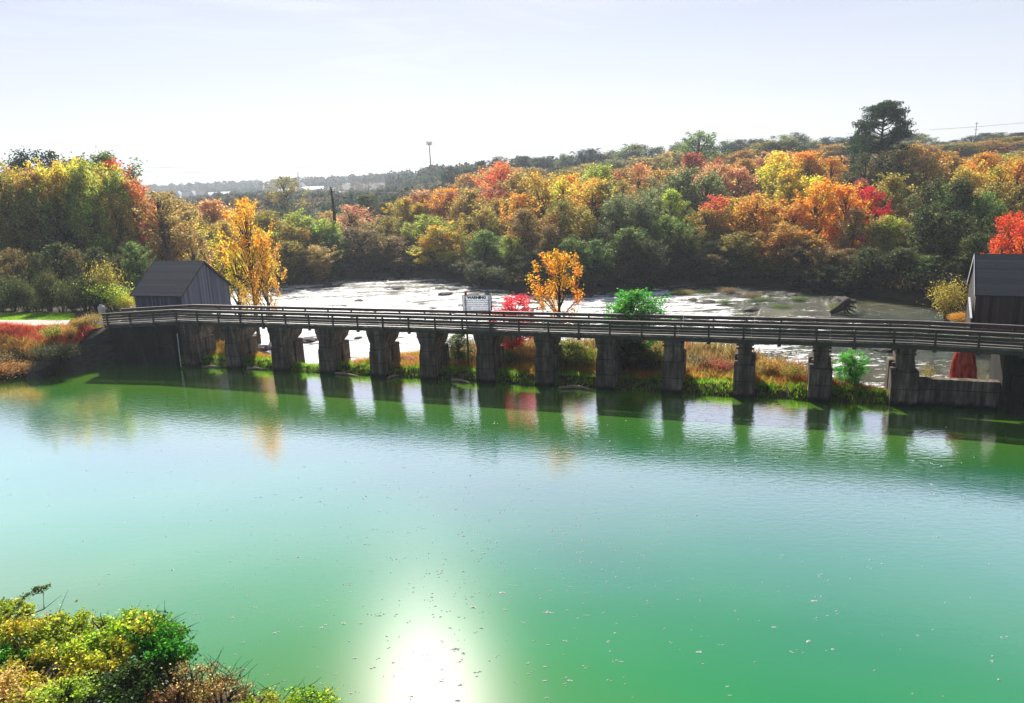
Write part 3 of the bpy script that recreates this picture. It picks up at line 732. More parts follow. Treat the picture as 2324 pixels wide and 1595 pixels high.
# ------------------------------------------------------------------ grass and brush
def tufts(name, spots, label, cat, seed, kind='stuff'):
    """spots: list of (x,y,z,height,colour) - each tuft is several narrow blades"""
    rng = np.random.default_rng(seed); V = []; T = []
    nb = 7
    n = len(spots); sp = np.array([[a, b, c, h] for a, b, c, h, _ in spots]); col = np.array([s[4] for s in spots])
    base = np.repeat(sp[:, :3], nb, 0); h = np.repeat(sp[:, 3], nb) * rng.uniform(.5, 1.15, n * nb)
    col = np.repeat(col, nb, 0) * rng.uniform(.6, 1.35, (n * nb, 1))
    base[:, :2] += rng.normal(0, .10, (n * nb, 2)) * (1 + h[:, None] * .4)
    d = rng.normal(0, .38, (n * nb, 2)); th = rng.uniform(0, 6.28, n * nb)
    w = .018 + .03 * h
    sx = np.cos(th) * w; sy = np.sin(th) * w
    v = np.empty((n * nb, 3, 3))
    v[:, 0] = base + np.stack([sx, sy, -.05 + 0 * h], 1); v[:, 1] = base - np.stack([sx, sy, .05 + 0 * h], 1)
    v[:, 2] = base + np.stack([d[:, 0] * h, d[:, 1] * h, h], 1)
    v = v.reshape(-1, 3); m = n * nb
    me = bpy.data.meshes.new(name); me.vertices.add(len(v)); me.vertices.foreach_set("co", v.astype(np.float32).ravel())
    me.loops.add(m * 3); me.loops.foreach_set("vertex_index", np.arange(m * 3).astype(np.int32))
    me.polygons.add(m); me.polygons.foreach_set("loop_start", (np.arange(m) * 3).astype(np.int32)); me.update(calc_edges=True)
    ca = me.attributes.new("tint", 'FLOAT_COLOR', 'POINT')
    c = np.concatenate([np.repeat(col, 3, 0), np.ones((m * 3, 1))], 1); ca.data.foreach_set("color", c.astype(np.float32).ravel())
    return tag(link(name, me, M_BLADE), label, cat, None, kind)
gr = random.Random(4)
GREENS = [(.26, .58, .03), (.16, .46, .02), (.42, .60, .04), (.52, .56, .06)]
DRY = [(.62, .36, .06), (.55, .42, .08), (.68, .28, .07), (.42, .36, .07)]
REDS = [(.75, .10, .06), (.70, .18, .08), (.66, .12, .10), (.6, .2, .06)]
sp = []
for i in range(15000):
    s = gr.uniform(-36, 27.5); q = gr.uniform(.2, min(6.0, interp(s, QR) - .2))
    x, y, _ = W(s, q); z = Z(x, y)
    if z < .02: continue
    band = mnoise.noise(Vector((s * .35, q * .5, 9)))
    green = q < 1.7 + band * 1.5
    c = gr.choice(GREENS if green else DRY)
    if 20 < s < 28 and q > 1.2 and gr.random() < .4: c = gr.choice(REDS)
    sp.append((x, y, z, gr.uniform(.12, .34) if green else gr.uniform(.2, .6), c))
tufts("levee_grass", sp, "green and orange grass along the levee behind the piers", "grass", 1)
sp = []
for i in range(15000):   # brown brush behind, between the right hand piers
    s = gr.uniform(-8, 25.5); q = gr.uniform(3.2, 13)
    if q > interp(s, QR) - .5: continue
    if mnoise.noise(Vector((s * .8, q * .8, 7))) < -.12: continue
    x, y, _ = W(s, q); z = Z(x, y)
    b = mnoise.noise(Vector((s * .3, q * .3, 2)))
    c = gr.choice([(.38, .24, .09), (.44, .30, .11), (.30, .19, .09), (.36, .34, .09)]) if b < .2 else gr.choice([(.5, .12, .09), (.30, .30, .07)])
    sp.append((x, y, z, gr.uniform(.35, 1.0) * (.75 + .07 * q + .9 * mnoise.noise(Vector((s * .5, q * .6, 4)))), c))
tufts("dry_brush", sp, "tall dry brown brush behind the levee grass", "brush", 2)
sp = []
for i in range(15000):   # slope under the path
    px_ = gr.uniform(-60, 185); 
    s = gr.uniform(-62, -40.5); q = gr.uniform(-6.2, .4)
    x, y, _ = W(s, q); z = Z(x, y)
    if z < .05: continue
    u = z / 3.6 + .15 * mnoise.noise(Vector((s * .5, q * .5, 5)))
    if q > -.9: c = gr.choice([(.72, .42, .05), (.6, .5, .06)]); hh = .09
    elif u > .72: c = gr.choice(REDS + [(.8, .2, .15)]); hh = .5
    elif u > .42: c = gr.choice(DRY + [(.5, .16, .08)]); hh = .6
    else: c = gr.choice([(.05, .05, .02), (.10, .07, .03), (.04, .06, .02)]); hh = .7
    sp.append((x, y, z, gr.uniform(.5, 1) * hh, c))
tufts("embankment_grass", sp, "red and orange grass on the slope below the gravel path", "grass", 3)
sp = []
for i in range(3500):
    p = atz(gr.uniform(-60, 168), gr.uniform(711, 726), 3.6)
    sp.append((p[0], p[1], Z(p[0], p[1]) + .03, gr.uniform(.08, .16), gr.choice(GREENS)))
tufts("lawn_grass", sp, "short bright green grass behind the gravel path", "grass", 6)

# ------------------------------------------------------------------ shrubs on the levee, each a thing
def shrub(px, ytop, ybase, q, wpx, pal, kind, label, cat='bush', name='shrub', hmin=.5):
    # stands on the ground where the line of sight at px meets the plane q
    r = ray(px, ybase); k = (q - (0 - OX) * NX - (0 - OY) * NY) / (r[0] * NX + r[1] * NY)
    x, y = r[0] * k, r[1] * k
    zt = at(px, ytop, y)[2]; zb = Z(x, y) - .08
    h = max(hmin, zt - zb)
    return plant(kind, x, y, zb, h, wpx * y / FPX, pal, name, label, cat, 'shrubs on the levee')
shrub(1455, 643, 860, 5.0, 132, 'brightgreen', 'round', 'big round bright green bush rising above the railing, right of the orange tree')
shrub(1410, 656, 860, 4.8, 66, 'brightgreen', 'full', 'smaller green bush leaning on the left side of the big round bush')
shrub(1172, 668, 850, 7.0, 100, 'crimson', 'maple', 'crimson bush poking above the railing right of the warning sign')
shrub(1043, 755, 858, 3.5, 66, 'green', 'full', 'leafy green bush under the deck between the sixth and seventh piers')
shrub(1160, 783, 862, 3.6, 44, 'green', 'thick', 'dark green bush right behind the seventh pier below the salmon board')
shrub(1195, 776, 866, 4.2, 56, 'tan', 'bush', 'pale brown twiggy shrub left of the eighth pier')
shrub(1290, 772, 868, 3.6, 80, 'yellowgreen', 'full', 'yellow green leafy bush right of the eighth pier')
shrub(1335, 770, 868, 3.8, 50, 'yellowgreen', 'bush', 'yellow green shrub left of the ninth pier')
shrub(1425, 765, 870, 4.0, 80, 'dark', 'full', 'dark leafy bush right behind the ninth pier')
shrub(1480, 775, 872, 4.0, 64, 'dark', 'thick', 'dark leafy bush left of the tenth pier under the big green bush')
shrub(1462, 864, 885, 1.7, 52, 'orange', 'thick', 'low orange and yellow mound on the waterline right of the ninth pier', hmin=.7)
shrub(1590, 790, 880, 5.5, 80, 'brown', 'bush', 'brown dried shrub right of the tenth pier')
shrub(1640, 800, 882, 4.0, 60, 'maroon', 'bush', 'reddish brown dried shrub left of the eleventh pier')
shrub(1740, 795, 890, 4.0, 70, 'brownorange', 'bush', 'rusty shrub right of the eleventh pier')
shrub(1795, 812, 895, 2.8, 60, 'olive', 'bush', 'olive shrub with small pale leaves left of the twelfth pier')
shrub(1930, 790, 902, 2.6, 64, 'brightgreen', 'full', 'bright green sapling alone right of the twelfth pier', name='sapling')
shrub(2105, 800, 880, 3.4, 40, 'olive', 'bush', 'small olive weed behind the low wall right of the last pier')
shrub(925, 818, 850, 2.6, 50, 'brownorange', 'bush', 'rusty low shrub left of the sixth pier')
shrub(575, 820, 836, 2.4, 26, 'yellow', 'bush', 'tiny yellow weed right of the second pier')
shrub(685, 820, 842, 2.2, 26, 'green', 'bush', 'tiny green weed right of the third pier')
shrub(840, 815, 850, 2.0, 24, 'yellowgreen', 'bush', 'tiny yellow green weed between the fourth and fifth piers')
shrub(215, 640, 700, 9, 60, 'dark', 'bush', 'dark shrub at the foot of the near clump left of the tank')
def shrub_at(px, ytop, ybase, zb, wpx, pal, kind, label, name='shrub', cat='bush', group='shrubs on the embankment'):
    p = atz(px, ybase, zb); h = at(px, ytop, p[1])[2] - zb
    return plant(kind, p[0], p[1], zb - .1, max(h, .5), wpx * p[1] / FPX, pal, name, label, cat, group)
for k_, px_ in enumerate(range(-20, 250, 27)):
    shrub_at(px_, 615 + 45 * math.sin(k_ * 2.1), 706, 3.6, 62 + 20 * math.sin(k_ * 3.3), 'dark', 'thick' if k_ % 2 else 'bush', indiv(px_, 'dark shaded shrub at the back of the lawn'))
shrub_at(262, 610, 704, 3.6, 90, 'yellowgreen', 'bush', 'sunlit yellow green shrub just left of the left shed')
shrub_at(250, 560, 702, 3.5, 70, 'olive', 'bush', 'tall olive shrub with bare stems behind the white tank')
shrub_at(287, 650, 706, 3.6, 40, 'yellow', 'bush', 'small yellow shrub against the left shed wall')
shrub_at(126, 715, 770, 2.8, 60, 'yellowgreen', 'bush', 'leafy weed at the right end of the gravel path')
shrub_at(160, 722, 765, 3.2, 36, 'brownorange', 'bush', 'rusty weed growing over the bridge\'s left end')
shrub_at(182, 708, 745, 3.6, 44, 'brownorange', 'thick', 'orange brown vine clump on the bridge\'s left end post')
shrub_at(210, 700, 740, 3.6, 50, 'tan', 'bush', 'tan weed behind the left end of the railing')
shrub_at(130, 760, 815, 1.4, 90, 'dark', 'thick', 'dark bush on the slope above the stone wing wall')
shrub_at(40, 800, 845, .3, 130, 'brownorange', 'thick', 'rusty overhanging bush at the waterline near the left edge')
shrub_at(-30, 780, 840, .4, 120, 'brown', 'thick', 'brown overhanging bush at the waterline cut by the left edge')
shrub_at(95, 812, 842, .4, 50, 'brown', 'bush', 'brown weed beside the end of the stone wing wall')
shrub_at(2150, 612, 722, 1.0, 80, 'olive', 'bush', 'upright leafy sapling left of the right shed', 'sapling')
shrub_at(2180, 700, 730, 2.0, 50, 'orange', 'thick', 'low orange yellow bush beside the right shed wall')
shrub_at(2240, 768, 800, 1.6, 60, 'brownorange', 'thick', 'rusty scrub under the deck right of the red mound')
shrub_at(2120, 765, 790, .6, 50, 'tan', 'bush', 'tan scrub under the deck left of the red mound')
shrub_at(1900, 678, 706, -1.4, 36, 'green', 'bush', 'green weed growing on the river stump')

# ------------------------------------------------------------------ bridge
BZ = 4.05           # underside of the deck
NEAR = [(-41.0, -1.2), (-33.4, 0.0), (28.5, 0.0), (34.9, -.95), (52.0, -4.6)]     # (s, q) of the near edge
WID = 2.75
def edge_pts(off):
    out = []
    for i, (s, q) in enumerate(NEAR):
        d = []
        if i > 0: d.append(np.array(NEAR[i]) - np.array(NEAR[i - 1]))
        if i < len(NEAR) - 1: d.append(np.array(NEAR[i + 1]) - np.array(NEAR[i]))
        n = sum(k / np.linalg.norm(k) for k in d); n /= np.linalg.norm(n)
        out.append((s - n[1] * off, q + n[0] * off))
    return out
def dz_at(s): return 0.0 if s > -33.4 else (s + 33.4) * .045
bridge = empty("footbridge", W(0, 0, 0))
tag(bridge, "long weathered timber footbridge on a row of concrete piers across the canal", "footbridge")
def bpart(mb, name, mat, parent=None, bevel=0.0):
    o = mb.build(name, mat, None, bevel)
    par = parent if parent is not None else bridge
    o.parent = par
    o.matrix_parent_inverse = Matrix.Translation(-Vector(bridge.location)) if par is bridge else Matrix.Identity(4)
    return o
# deck planks + girders
E0, E1 = edge_pts(0.04), edge_pts(WID - .04)
mb = MB()
def lerp2(a, b, t): return (a[0] + (b[0] - a[0]) * t, a[1] + (b[1] - a[1]) * t)
for i in range(len(NEAR) - 1):
    n = int(math.hypot(NEAR[i + 1][0] - NEAR[i][0], NEAR[i + 1][1] - NEAR[i][1]) / .2)
    for k in range(n):
        t0, t1 = k / n, (k + .93) / n
        a, b = lerp2(E0[i], E0[i + 1], t0), lerp2(E0[i], E0[i + 1], t1)
        c, d = lerp2(E1[i], E1[i + 1], t1), lerp2(E1[i], E1[i + 1], t0)
        zt = 4.40 + dz_at(a[0]) + gr.uniform(-.008, .008)
        j = gr.uniform(-.03, .03)
        a = (a[0], a[1] + j); b = (b[0], b[1] + j)
        mb.quad_prism([W(*p, zt - .06) for p in (a, b, c, d)], [W(*p, zt) for p in (a, b, c, d)])
bpart(mb, "deck", M_PLANK)
for off, nm in ((.16, 0), (1.0, 1), (1.8, 2), (2.58, 3)):
    G = edge_pts(off); mb = MB()
    for i in range(len(G) - 1):
        mb.bar(W(*G[i], BZ + .145 + dz_at(G[i][0])), W(*G[i + 1], BZ + .145 + dz_at(G[i + 1][0])), .16, .28)
    bpart(mb, "girder", M_WOOD)

def railing(off, spacing, rails, phase, side, label):
    E = edge_pts(off)
    top = MB()
    for i in range(len(E) - 1):
        top.bar(W(*E[i], 5.50 + dz_at(E[i][0]) * 1.0), W(*E[i + 1], 5.50 + dz_at(E[i + 1][0])), .17, .055)
    rl = bpart(top, "railing", M_PLANK)
    rl["label"] = label
    for z, w, h, o2 in rails:
        mb = MB(); E2 = edge_pts(off + o2)
        for i in range(len(E2) - 1):
            n = max(1, int(abs(E2[i + 1][0] - E2[i][0]) / (spacing * 2)))
            for k in range(n):
                a, b = lerp2(E2[i], E2[i + 1], k / n), lerp2(E2[i], E2[i + 1], (k + .996) / n)
                jz = gr.uniform(-.012, .012)
                mb.bar(W(*a, z + jz + dz_at(a[0])), W(*b, z + jz + gr.uniform(-.01, .01) + dz_at(b[0])), w, h)
        bpart(mb, "rail", M_WOOD, rl).matrix_parent_inverse = Matrix.Identity(4)
    seg_s = E[0][0] + .1; posts = []
    s = E[0][0] + phase
    while s < E[-1][0]:
        for i in range(len(E) - 1):
            if E[i][0] <= s <= E[i + 1][0]:
                t = (s - E[i][0]) / (E[i + 1][0] - E[i][0]); q = E[i][1] + (E[i + 1][1] - E[i][1]) * t
                mb = MB(); o3 = -side * .09
                mb.sbox(s - .065, s + .065, q + o3 - .05, q + o3 + .05, 4.02 + dz_at(s), 5.46 + dz_at(s))
                mb.sbox(s - .13, s + .13, q + o3 - .045 - .0, q + o3 + .055, 3.96 + dz_at(s), 4.14 + dz_at(s))
                bpart(mb, "post", M_WOOD, rl).matrix_parent_inverse = Matrix.Identity(4)
                break
        s += spacing
    return rl
RA = [(5.36, .045, .20, .0), (5.09, .045, .19, .0), (4.85, .045, .16, .0), (4.64, .06, .12, .0)]
nr = railing(.0, 2.42, RA, .55, 1, "near timber railing with bright sunlit cap")
fr_ = railing(WID, 2.42, RA[:3], 1.1, -1, "far timber railing with bright sunlit cap")
for sgn, off in ((0, .10), (1, WID - .12)):
    K = edge_pts(off); mb = MB()
    for i in range(len(K) - 1): mb.bar(W(*K[i], 4.47 + dz_at(K[i][0])), W(*K[i + 1], 4.47 + dz_at(K[i + 1][0])), .11, .10)
    bpart(mb, "kerb_board", M_PLANK)

# piers
PS = [-32.4, -27.45, -22.35, -17.4, -12.3, -7.55, -2.45, 2.6, 7.55, 12.6, 17.75, 22.9, 28.2]
for i, s0 in enumerate(PS):
    mb = MB()
    zl = 2.6 if i < 7 else 2.85
    wl = .73 if i < 11 else .74
    if i == 12: wl = .82
    # near shaft, slot, far shaft (lower block)
    def pris(sa, sb, qa, qb, z0, z1, ta=0.0):
        mb.quad_prism([W(s0 + sa - ta, qa - ta, z0), W(s0 + sb + ta, qa - ta, z0), W(s0 + sb + ta, qb + ta, z0), W(s0 + sa - ta, qb + ta, z0)],
                      [W(s0 + sa, qa, z1), W(s0 + sb, qa, z1), W(s0 + sb, qb, z1), W(s0 + sa, qb, z1)])
    pris(-wl, wl, .0, 1.35, -2, zl - .35, .05)
    pris(-wl + .16, wl - .16, 1.35, 1.72, -2, zl - .1)
    pris(-wl, wl, 1.72, 2.9, -2, zl, .04)
    # neck and flared head
    if i < 7: nb, nt = .62, .98 - .02 * i
    elif i < 9: nb, nt = .62, .80
    else: nb, nt = .60, .60
    if i >= 10: nb = nt = .46
    mid = zl + .35
    mb.quad_prism([W(s0 - wl + .04, .05, zl - .35), W(s0 + wl - .10, .05, zl - .35), W(s0 + wl - .10, 1.3, zl - .35), W(s0 - wl + .04, 1.3, zl - .35)] if i < 10 else
                  [W(s0 - nb, .05, zl - .35), W(s0 + nb, .05, zl - .35), W(s0 + nb, 1.3, zl - .35), W(s0 - nb, 1.3, zl - .35)],
                  [W(s0 - nb, .08, mid), W(s0 + nb, .08, mid), W(s0 + nb, 3.0, mid), W(s0 - nb, 3.0, mid)])
    mb.quad_prism([W(s0 - nb, .08, mid), W(s0 + nb, .08, mid), W(s0 + nb, 3.0, mid), W(s0 - nb, 3.0, mid)],
                  [W(s0 - nt, .08, BZ - .28), W(s0 + nt, .08, BZ - .28), W(s0 + nt, 3.0, BZ - .28), W(s0 - nt, 3.0, BZ - .28)])
    mb.quad_prism([W(s0 - nt, .08, BZ - .28), W(s0 + nt, .08, BZ - .28), W(s0 + nt, 3.0, BZ - .28), W(s0 - nt, 3.0, BZ - .28)],
                  [W(s0 - nt - .02, .08, BZ), W(s0 + nt + .02, .08, BZ), W(s0 + nt + .02, 3.0, BZ), W(s0 - nt - .02, 3.0, BZ)])
    if i >= 9:
        for zz in (BZ - .16, BZ - .42): mb.sbox(s0 - nt - .16, s0 + nt + .16, .3, .55, zz - .05, zz + .05)
    bpart(mb, "pier", M_CONC, None, .03)
# abutments (parts of the bridge)
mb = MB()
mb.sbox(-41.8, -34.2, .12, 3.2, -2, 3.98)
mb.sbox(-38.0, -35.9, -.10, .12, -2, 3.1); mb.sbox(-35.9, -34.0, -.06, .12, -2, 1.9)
bpart(mb, "abutment", M_CONC_SHADE, None, .03)
mb = MB()
mb.quad_prism([W(-42.4, .4, -1.5), W(-41.8, .4, -1.5), W(-43.6, -6.9, -1.5), W(-45.4, -6.9, -1.5)],
              [W(-42.4, .4, 3.7), W(-41.8, .4, 3.6), W(-43.8, -6.7, .75), W(-45.2, -6.7, .85)])
bpart(mb, "wing_wall", M_STONE, None, .06)
mb = MB()
mb.sbox(29.0, 33.9, .35, 1.1, -2, 1.95)
bpart(mb, "low_wall", M_CONC, None, .04)
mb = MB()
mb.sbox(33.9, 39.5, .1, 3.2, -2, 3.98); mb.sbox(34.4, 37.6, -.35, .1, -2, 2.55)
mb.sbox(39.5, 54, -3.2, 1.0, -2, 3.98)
bpart(mb, "abutment", M_CONC_SHADE, None, .04)
# depth gauge pipe on the left abutment
mb = MB()
a = at(402, 757, 68.0); b = at(411, 833, 67.6)
mb.tube([tuple(a), tuple(b)], .045, 8); bpart(mb, "drain_pipe", M_WHITE)
# small lamps / white rubbish on pier ledges

# ------------------------------------------------------------------ warning sign
SX, SY = at(1083, 700, 60.9)[0], 60.9
sgn = empty("warning_sign", (SX, SY, 0), BROT * .55)
tag(sgn, "white warning sign with black writing, red lamp and horn behind the far railing", "sign")
def spart(mb, name, mat, par=sgn, bevel=0.0): return mb.build(name, mat, par, bevel)
zb_, zt_ = 5.62, 6.90
spart(MB().box(-1.18, 1.18, -.02, .02, zb_, zt_), "board", M_SIGN)
spart(MB().box(1.185, 1.27, -.02, .021, zb_ - .02, zt_ + .04).box(-1.23, -1.185, -.02, .021, zb_ - .02, zt_ + .04).box(-1.184, 1.184, -.02, .021, zt_ + .003, zt_ + .05).box(-1.184, 1.184, -.02, .021, zb_ - .04, zb_ - .003), "frame", M_DARKMETAL)
for xx in (-1.0, 1.02):
    spart(MB().box(xx - .07, xx + .07, .024, .14, .2, zt_ - .05), "post", M_WOOD)
spart(MB().lathe((-.93, .05, zt_ + .05), [(.13, 0), (.13, .05), (.10, .06), (.10, .30), (.08, .36), (.0, .38)], 14), "warning_lamp", M_REDLAMP)
hn = MB(); hn.tube([(.95, .3, zt_ + .25), (.95, .1, zt_ + .25), (.95, -.12, zt_ + .25)], [.05, .09, .21], 16)
hn.tube([(.95, .2, zt_), (.95, .2, zt_ + .25)], .03, 6)
spart(hn, "horn", M_GREY)
def text(body, size, x, z, bold=.0, par=sgn, xscale=1.0, align='CENTER'):
    cu = bpy.data.curves.new("lettering", 'FONT'); cu.body = body; cu.size = size; cu.align_x = align; cu.align_y = 'CENTER'
    cu.extrude = .003; cu.offset = bold
    tmp = bpy.data.objects.new("lettering", cu)
    bpy.context.scene.collection.objects.link(tmp)
    dg = bpy.context.evaluated_depsgraph_get(); me = bpy.data.meshes.new_from_object(tmp.evaluated_get(dg))
    bpy.data.objects.remove(tmp)
    me.name = "lettering"; me.materials.clear()
    for v in me.vertices: v.co.x *= xscale
    o = link("lettering", me, M_BLACK, par); o.rotation_euler = (math.radians(90), 0, 0); o.location = (x, -.026, z)
    return o
text("WARNING", .33, 0, 6.715, .022)
text("HORN SIGNAL AND FLASHING LIGHT", .165, 0, 6.47, .002, xscale=.80)
text("INDICATE SPILLWAY GATES OPENING", .160, 0, 6.29, .002, xscale=.78)
text("WATER ELEVATION AND CURRENT", .160, 0, 6.11, .002, xscale=.80)
text("SUBJECT TO RAPID CHANGE", .160, 0, 5.94, .002, xscale=.84)
text("CAUTION", .16, -.80, 5.77, .003, xscale=.80)
text("PRESENCE OF RISING WATER", .10, .32, 5.765, .001)
text("KEEP CLEAR OF CHANNEL AT ALL TIMES", .075, 0, 5.67, .0, xscale=1.1)

# salmon board under the deck
p0, p1 = at(1094, 771, 62.2), at(1171, 771, 62.2)
hb = empty("hanging_board", tuple((p0 + p1) / 2)); tag(hb, "salmon coloured board hanging under the deck right of the seventh pier", "board")
hw = (p1[0] - p0[0]) / 2
MB().box(-hw, hw, -.03, .03, -.33, .55).build("board", M_SALMON, hb)
for xx in (-hw * .10, hw * .72): MB().box(xx - .03, xx + .03, -.09, -.032, -.12, .75).build("hanger", M_DARKMETAL, hb)

# ------------------------------------------------------------------ sheds
def shed(name, label, corner, tdir, wl, wg, z0, ze, zr, over, wallmat, gmat, bmat=None):
    """corner = near corner; tdir = unit direction of the long (eave) wall; n = away; wl length, wg gable width"""
    t = np.array(tdir); n = np.array([-t[1], t[0]])
    e = empty(name, (corner[0], corner[1], z0), math.atan2(t[1], t[0])); tag(e, label, "shed")
    h, r = ze - z0, zr - z0
    s = 1 if wl > 0 else -1; L_ = abs(wl)
    x0, x1 = (0, L_) if s > 0 else (-L_, 0)
    w = MB(); w.box(x0, x1, 0, .08, 0, h); w.build("front_wall", wallmat, e)
    w = MB(); w.box(x0, x1, wg - .08, wg, 0, h); w.build("back_wall", wallmat, e)
    for gx in (x0, x1 - .08):
        w = MB()
        w.quad_prism([(gx, .082, 0), (gx, wg - .082, 0), (gx, wg - .082, h + .08), (gx, wg / 2, r - .06), (gx, .082, h + .08)],
                     [(gx + .08, .082, 0), (gx + .08, wg - .082, 0), (gx + .08, wg - .082, h + .08), (gx + .08, wg / 2, r - .06), (gx + .08, .082, h + .08)])
        w.build("gable_wall", gmat, e)
    for gx, d in ((x0, -1), (x1, 1)):
        xa, xb = (gx - .03, gx - .002) if d < 0 else (gx + .002, gx + .03)
        MB().box(xa, xb, .05, wg - .05, h - .16, h - .06).build("batten", wallmat, e)
        for yy in (-.03, wg - .09): MB().box(min(xa, xb), max(xa, xb), yy, yy + .12, 0, h - .18).build("corner_board", gmat, e)
    rf = MB(); sl = (r - h) / (wg / 2)
    for sg in (0, 1):
        ya, yb = (-over, wg / 2) if sg == 0 else (wg + over, wg / 2)
        za = h - over * sl + .02; zb = r + .02
        a = [(x0 - over, ya, za), (x1 + over, ya, za), (x1 + over, yb, zb), (x0 - over, yb, zb)]
        b = [(p[0], p[1], p[2] + .10) for p in a]
        if sg: a = a[::-1]; b = b[::-1]
        rf.quad_prism(a, b)
    rf.build("roof", M_SHINGLE, e)
    for gx in (x0 - over - .035, x1 + over + .002):
        za = h - over * sl + .02
        o = [(-over, za - .10), (wg / 2, r - .08), (wg + over, za - .10), (wg + over, za + .12), (wg / 2, r + .14), (-over, za + .12)]
        MB().quad_prism([(gx, y, z) for y, z in o], [(gx + .033, y, z) for y, z in o]).build("barge_board", bmat or M_BOARD2, e)
    return e
# left shed: solve the corner on q = 5.2, aligned with the bridge
def onq(px, py, q):
    r = ray(px, py); k = (q + OX * NX + OY * NY) / (r[0] * NX + r[1] * NY)
    return np.array([r[0] * k, r[1] * k, CAMH + r[2] * k])
c0 = onq(410, 668, 5.2); ce = c0[2]
# gable width so the far corner projects at x = 518
def projx(p):
    v = np.array(p) - np.array([0, 0, CAMH]); return 1162 + FPX * (v @ RC) / (v @ F), 797.5 - FPX * (v @ UC) / (v @ F)
wg = 5.0
for _ in range(60):
    pp = c0 + np.array([NX, NY, 0]) * wg
    wg += (518 - projx(pp)[0]) * .02
wl = 4.0
for _ in range(60):
    pp = c0 - np.array([TX, TY, 0]) * wl
    wl += (projx(pp)[0] - 305) * .02
zr = ce
for _ in range(60):
    pp = np.array([c0[0] + NX * wg / 2, c0[1] + NY * wg / 2, zr]); zr += (projx(pp)[1] - 594) * .02
print("LSHED", c0, wg, wl, ce, zr)
shed("timber_shed", "grey weathered board shed with dark shingle roof at the bridge's left end", (c0[0], c0[1]), (TX, TY), -wl, wg, 3.3, ce, zr, .32, M_BOARD, M_BOARD)
# right shed
ra = math.radians(-27.0); t3 = (math.cos(ra), math.sin(ra)); n3 = (-t3[1], t3[0])
c1 = at(2216, 672, 55.5); wg3 = 6.2
zr3 = c1[2]
for _ in range(60):
    pp = np.array([c1[0] + n3[0] * wg3 / 2, c1[1] + n3[1] * wg3 / 2, zr3]); zr3 += (projx(pp)[1] - 579) * .02
print("RSHED", c1, zr3, projx(pp))
sh2 = shed("timber_shed", "dark timber shed with pale roof edge cut off by the right edge", (c1[0], c1[1]), t3, 9.0, wg3, 3.3, c1[2] + .1, zr3, .12, M_BOARD2, M_BOARD2, M_WHITE)
# sloping boarded wing in front of the right shed's gable
e = empty("board_fence", (c1[0] - .35, c1[1] - .2, 3.3), math.atan2(n3[1], n3[0])); tag(e, "short boarded fence with pale sloping cap beside the right shed", "fence")
MB().quad_prism([(-.2, 0, 0), (2.6, 0, 0), (2.6, .05, 0), (-.2, .05, 0)], [(-.2, 0, 1.2), (2.6, 0, 2.3), (2.6, .05, 2.3), (-.2, .05, 1.2)]).build("boards", M_BOARD2, e)
MB().quad_prism([(-.25, -.04, 1.2), (2.65, -.04, 2.33), (2.65, .09, 2.33), (-.25, .09, 1.2)], [(-.25, -.04, 1.26), (2.65, -.04, 2.39), (2.65, .09, 2.39), (-.25, .09, 1.26)]).build("cap_rail", M_WHITE, e)

# white tank
p = atz(232, 712, 3.75)
e = empty("gas_tank", (p[0], p[1], 3.6)); tag(e, "white upright gas tank by the left end of the bridge", "tank")
MB().lathe((0, 0, .1), [(.30, 0), (.34, .06), (.34, .75), (.30, .86), (.18, .93), (.0, .95)], 24).build("body", M_WHITE, e, 0, True)
MB().lathe((0, 0, 1.0), [(.16, 0), (.16, .18), (.14, .18), (.14, .02)], 16).build("collar", M_WHITE, e)
MB().lathe((0, 0, 0), [(.26, 0), (.26, .12)], 18).build("foot_ring", M_GREY, e)

# red mound
def mound():
    c = onq(2184, 862, 3.0); rng = random.Random(8); nr_, ns = 34, 140; v = []; f = []
    z0 = -.3; hgt = 3.9
    for j in range(nr_ + 1):
        u = j / nr_
        rr = .50 + .50 * (1 - u) ** .8
        for k in range(ns):
            a = 2 * math.pi * k / ns
            tw = a * 1.0 + u * .5
            wr = 1 + .10 * math.sin(19 * tw + 3 * u) + .17 * math.sin(9 * tw + 2 * math.sin(5 * u + a)) * (1 - u * .5) + .10 * mnoise.noise(Vector((math.cos(a) * 3, math.sin(a) * 3, u * 7)))
            if u > .97: rr = .30
            v.append((c[0] + math.cos(a) * rr * wr, c[1] + math.sin(a) * rr * wr * .7, z0 + hgt * u + .06 * mnoise.noise(Vector((a * 3, u * 9, 0)))))
    for j in range(nr_):
        for k in range(ns):
            o = j * ns; kk = (k + 1) % ns; f.append((o + k, o + kk, o + ns + kk, o + ns + k))
    f.append(tuple(nr_ * ns + k for k in range(ns)))
    me = mesh_from("red_mound", v, f)
    for q in me.polygons: q.use_smooth = True
    m = mat_rough("red_cloth_earth", [(.35, (.35, .04, .03)), (.48, (.90, .14, .09)), (.7, (.95, .30, .20))], 3.2, .9, .9, 9, mscale=(1, 1, .3))
    tag(link("red_mound", me, m), "bright red wrinkled mound behind the low concrete wall", "mound")
mound()

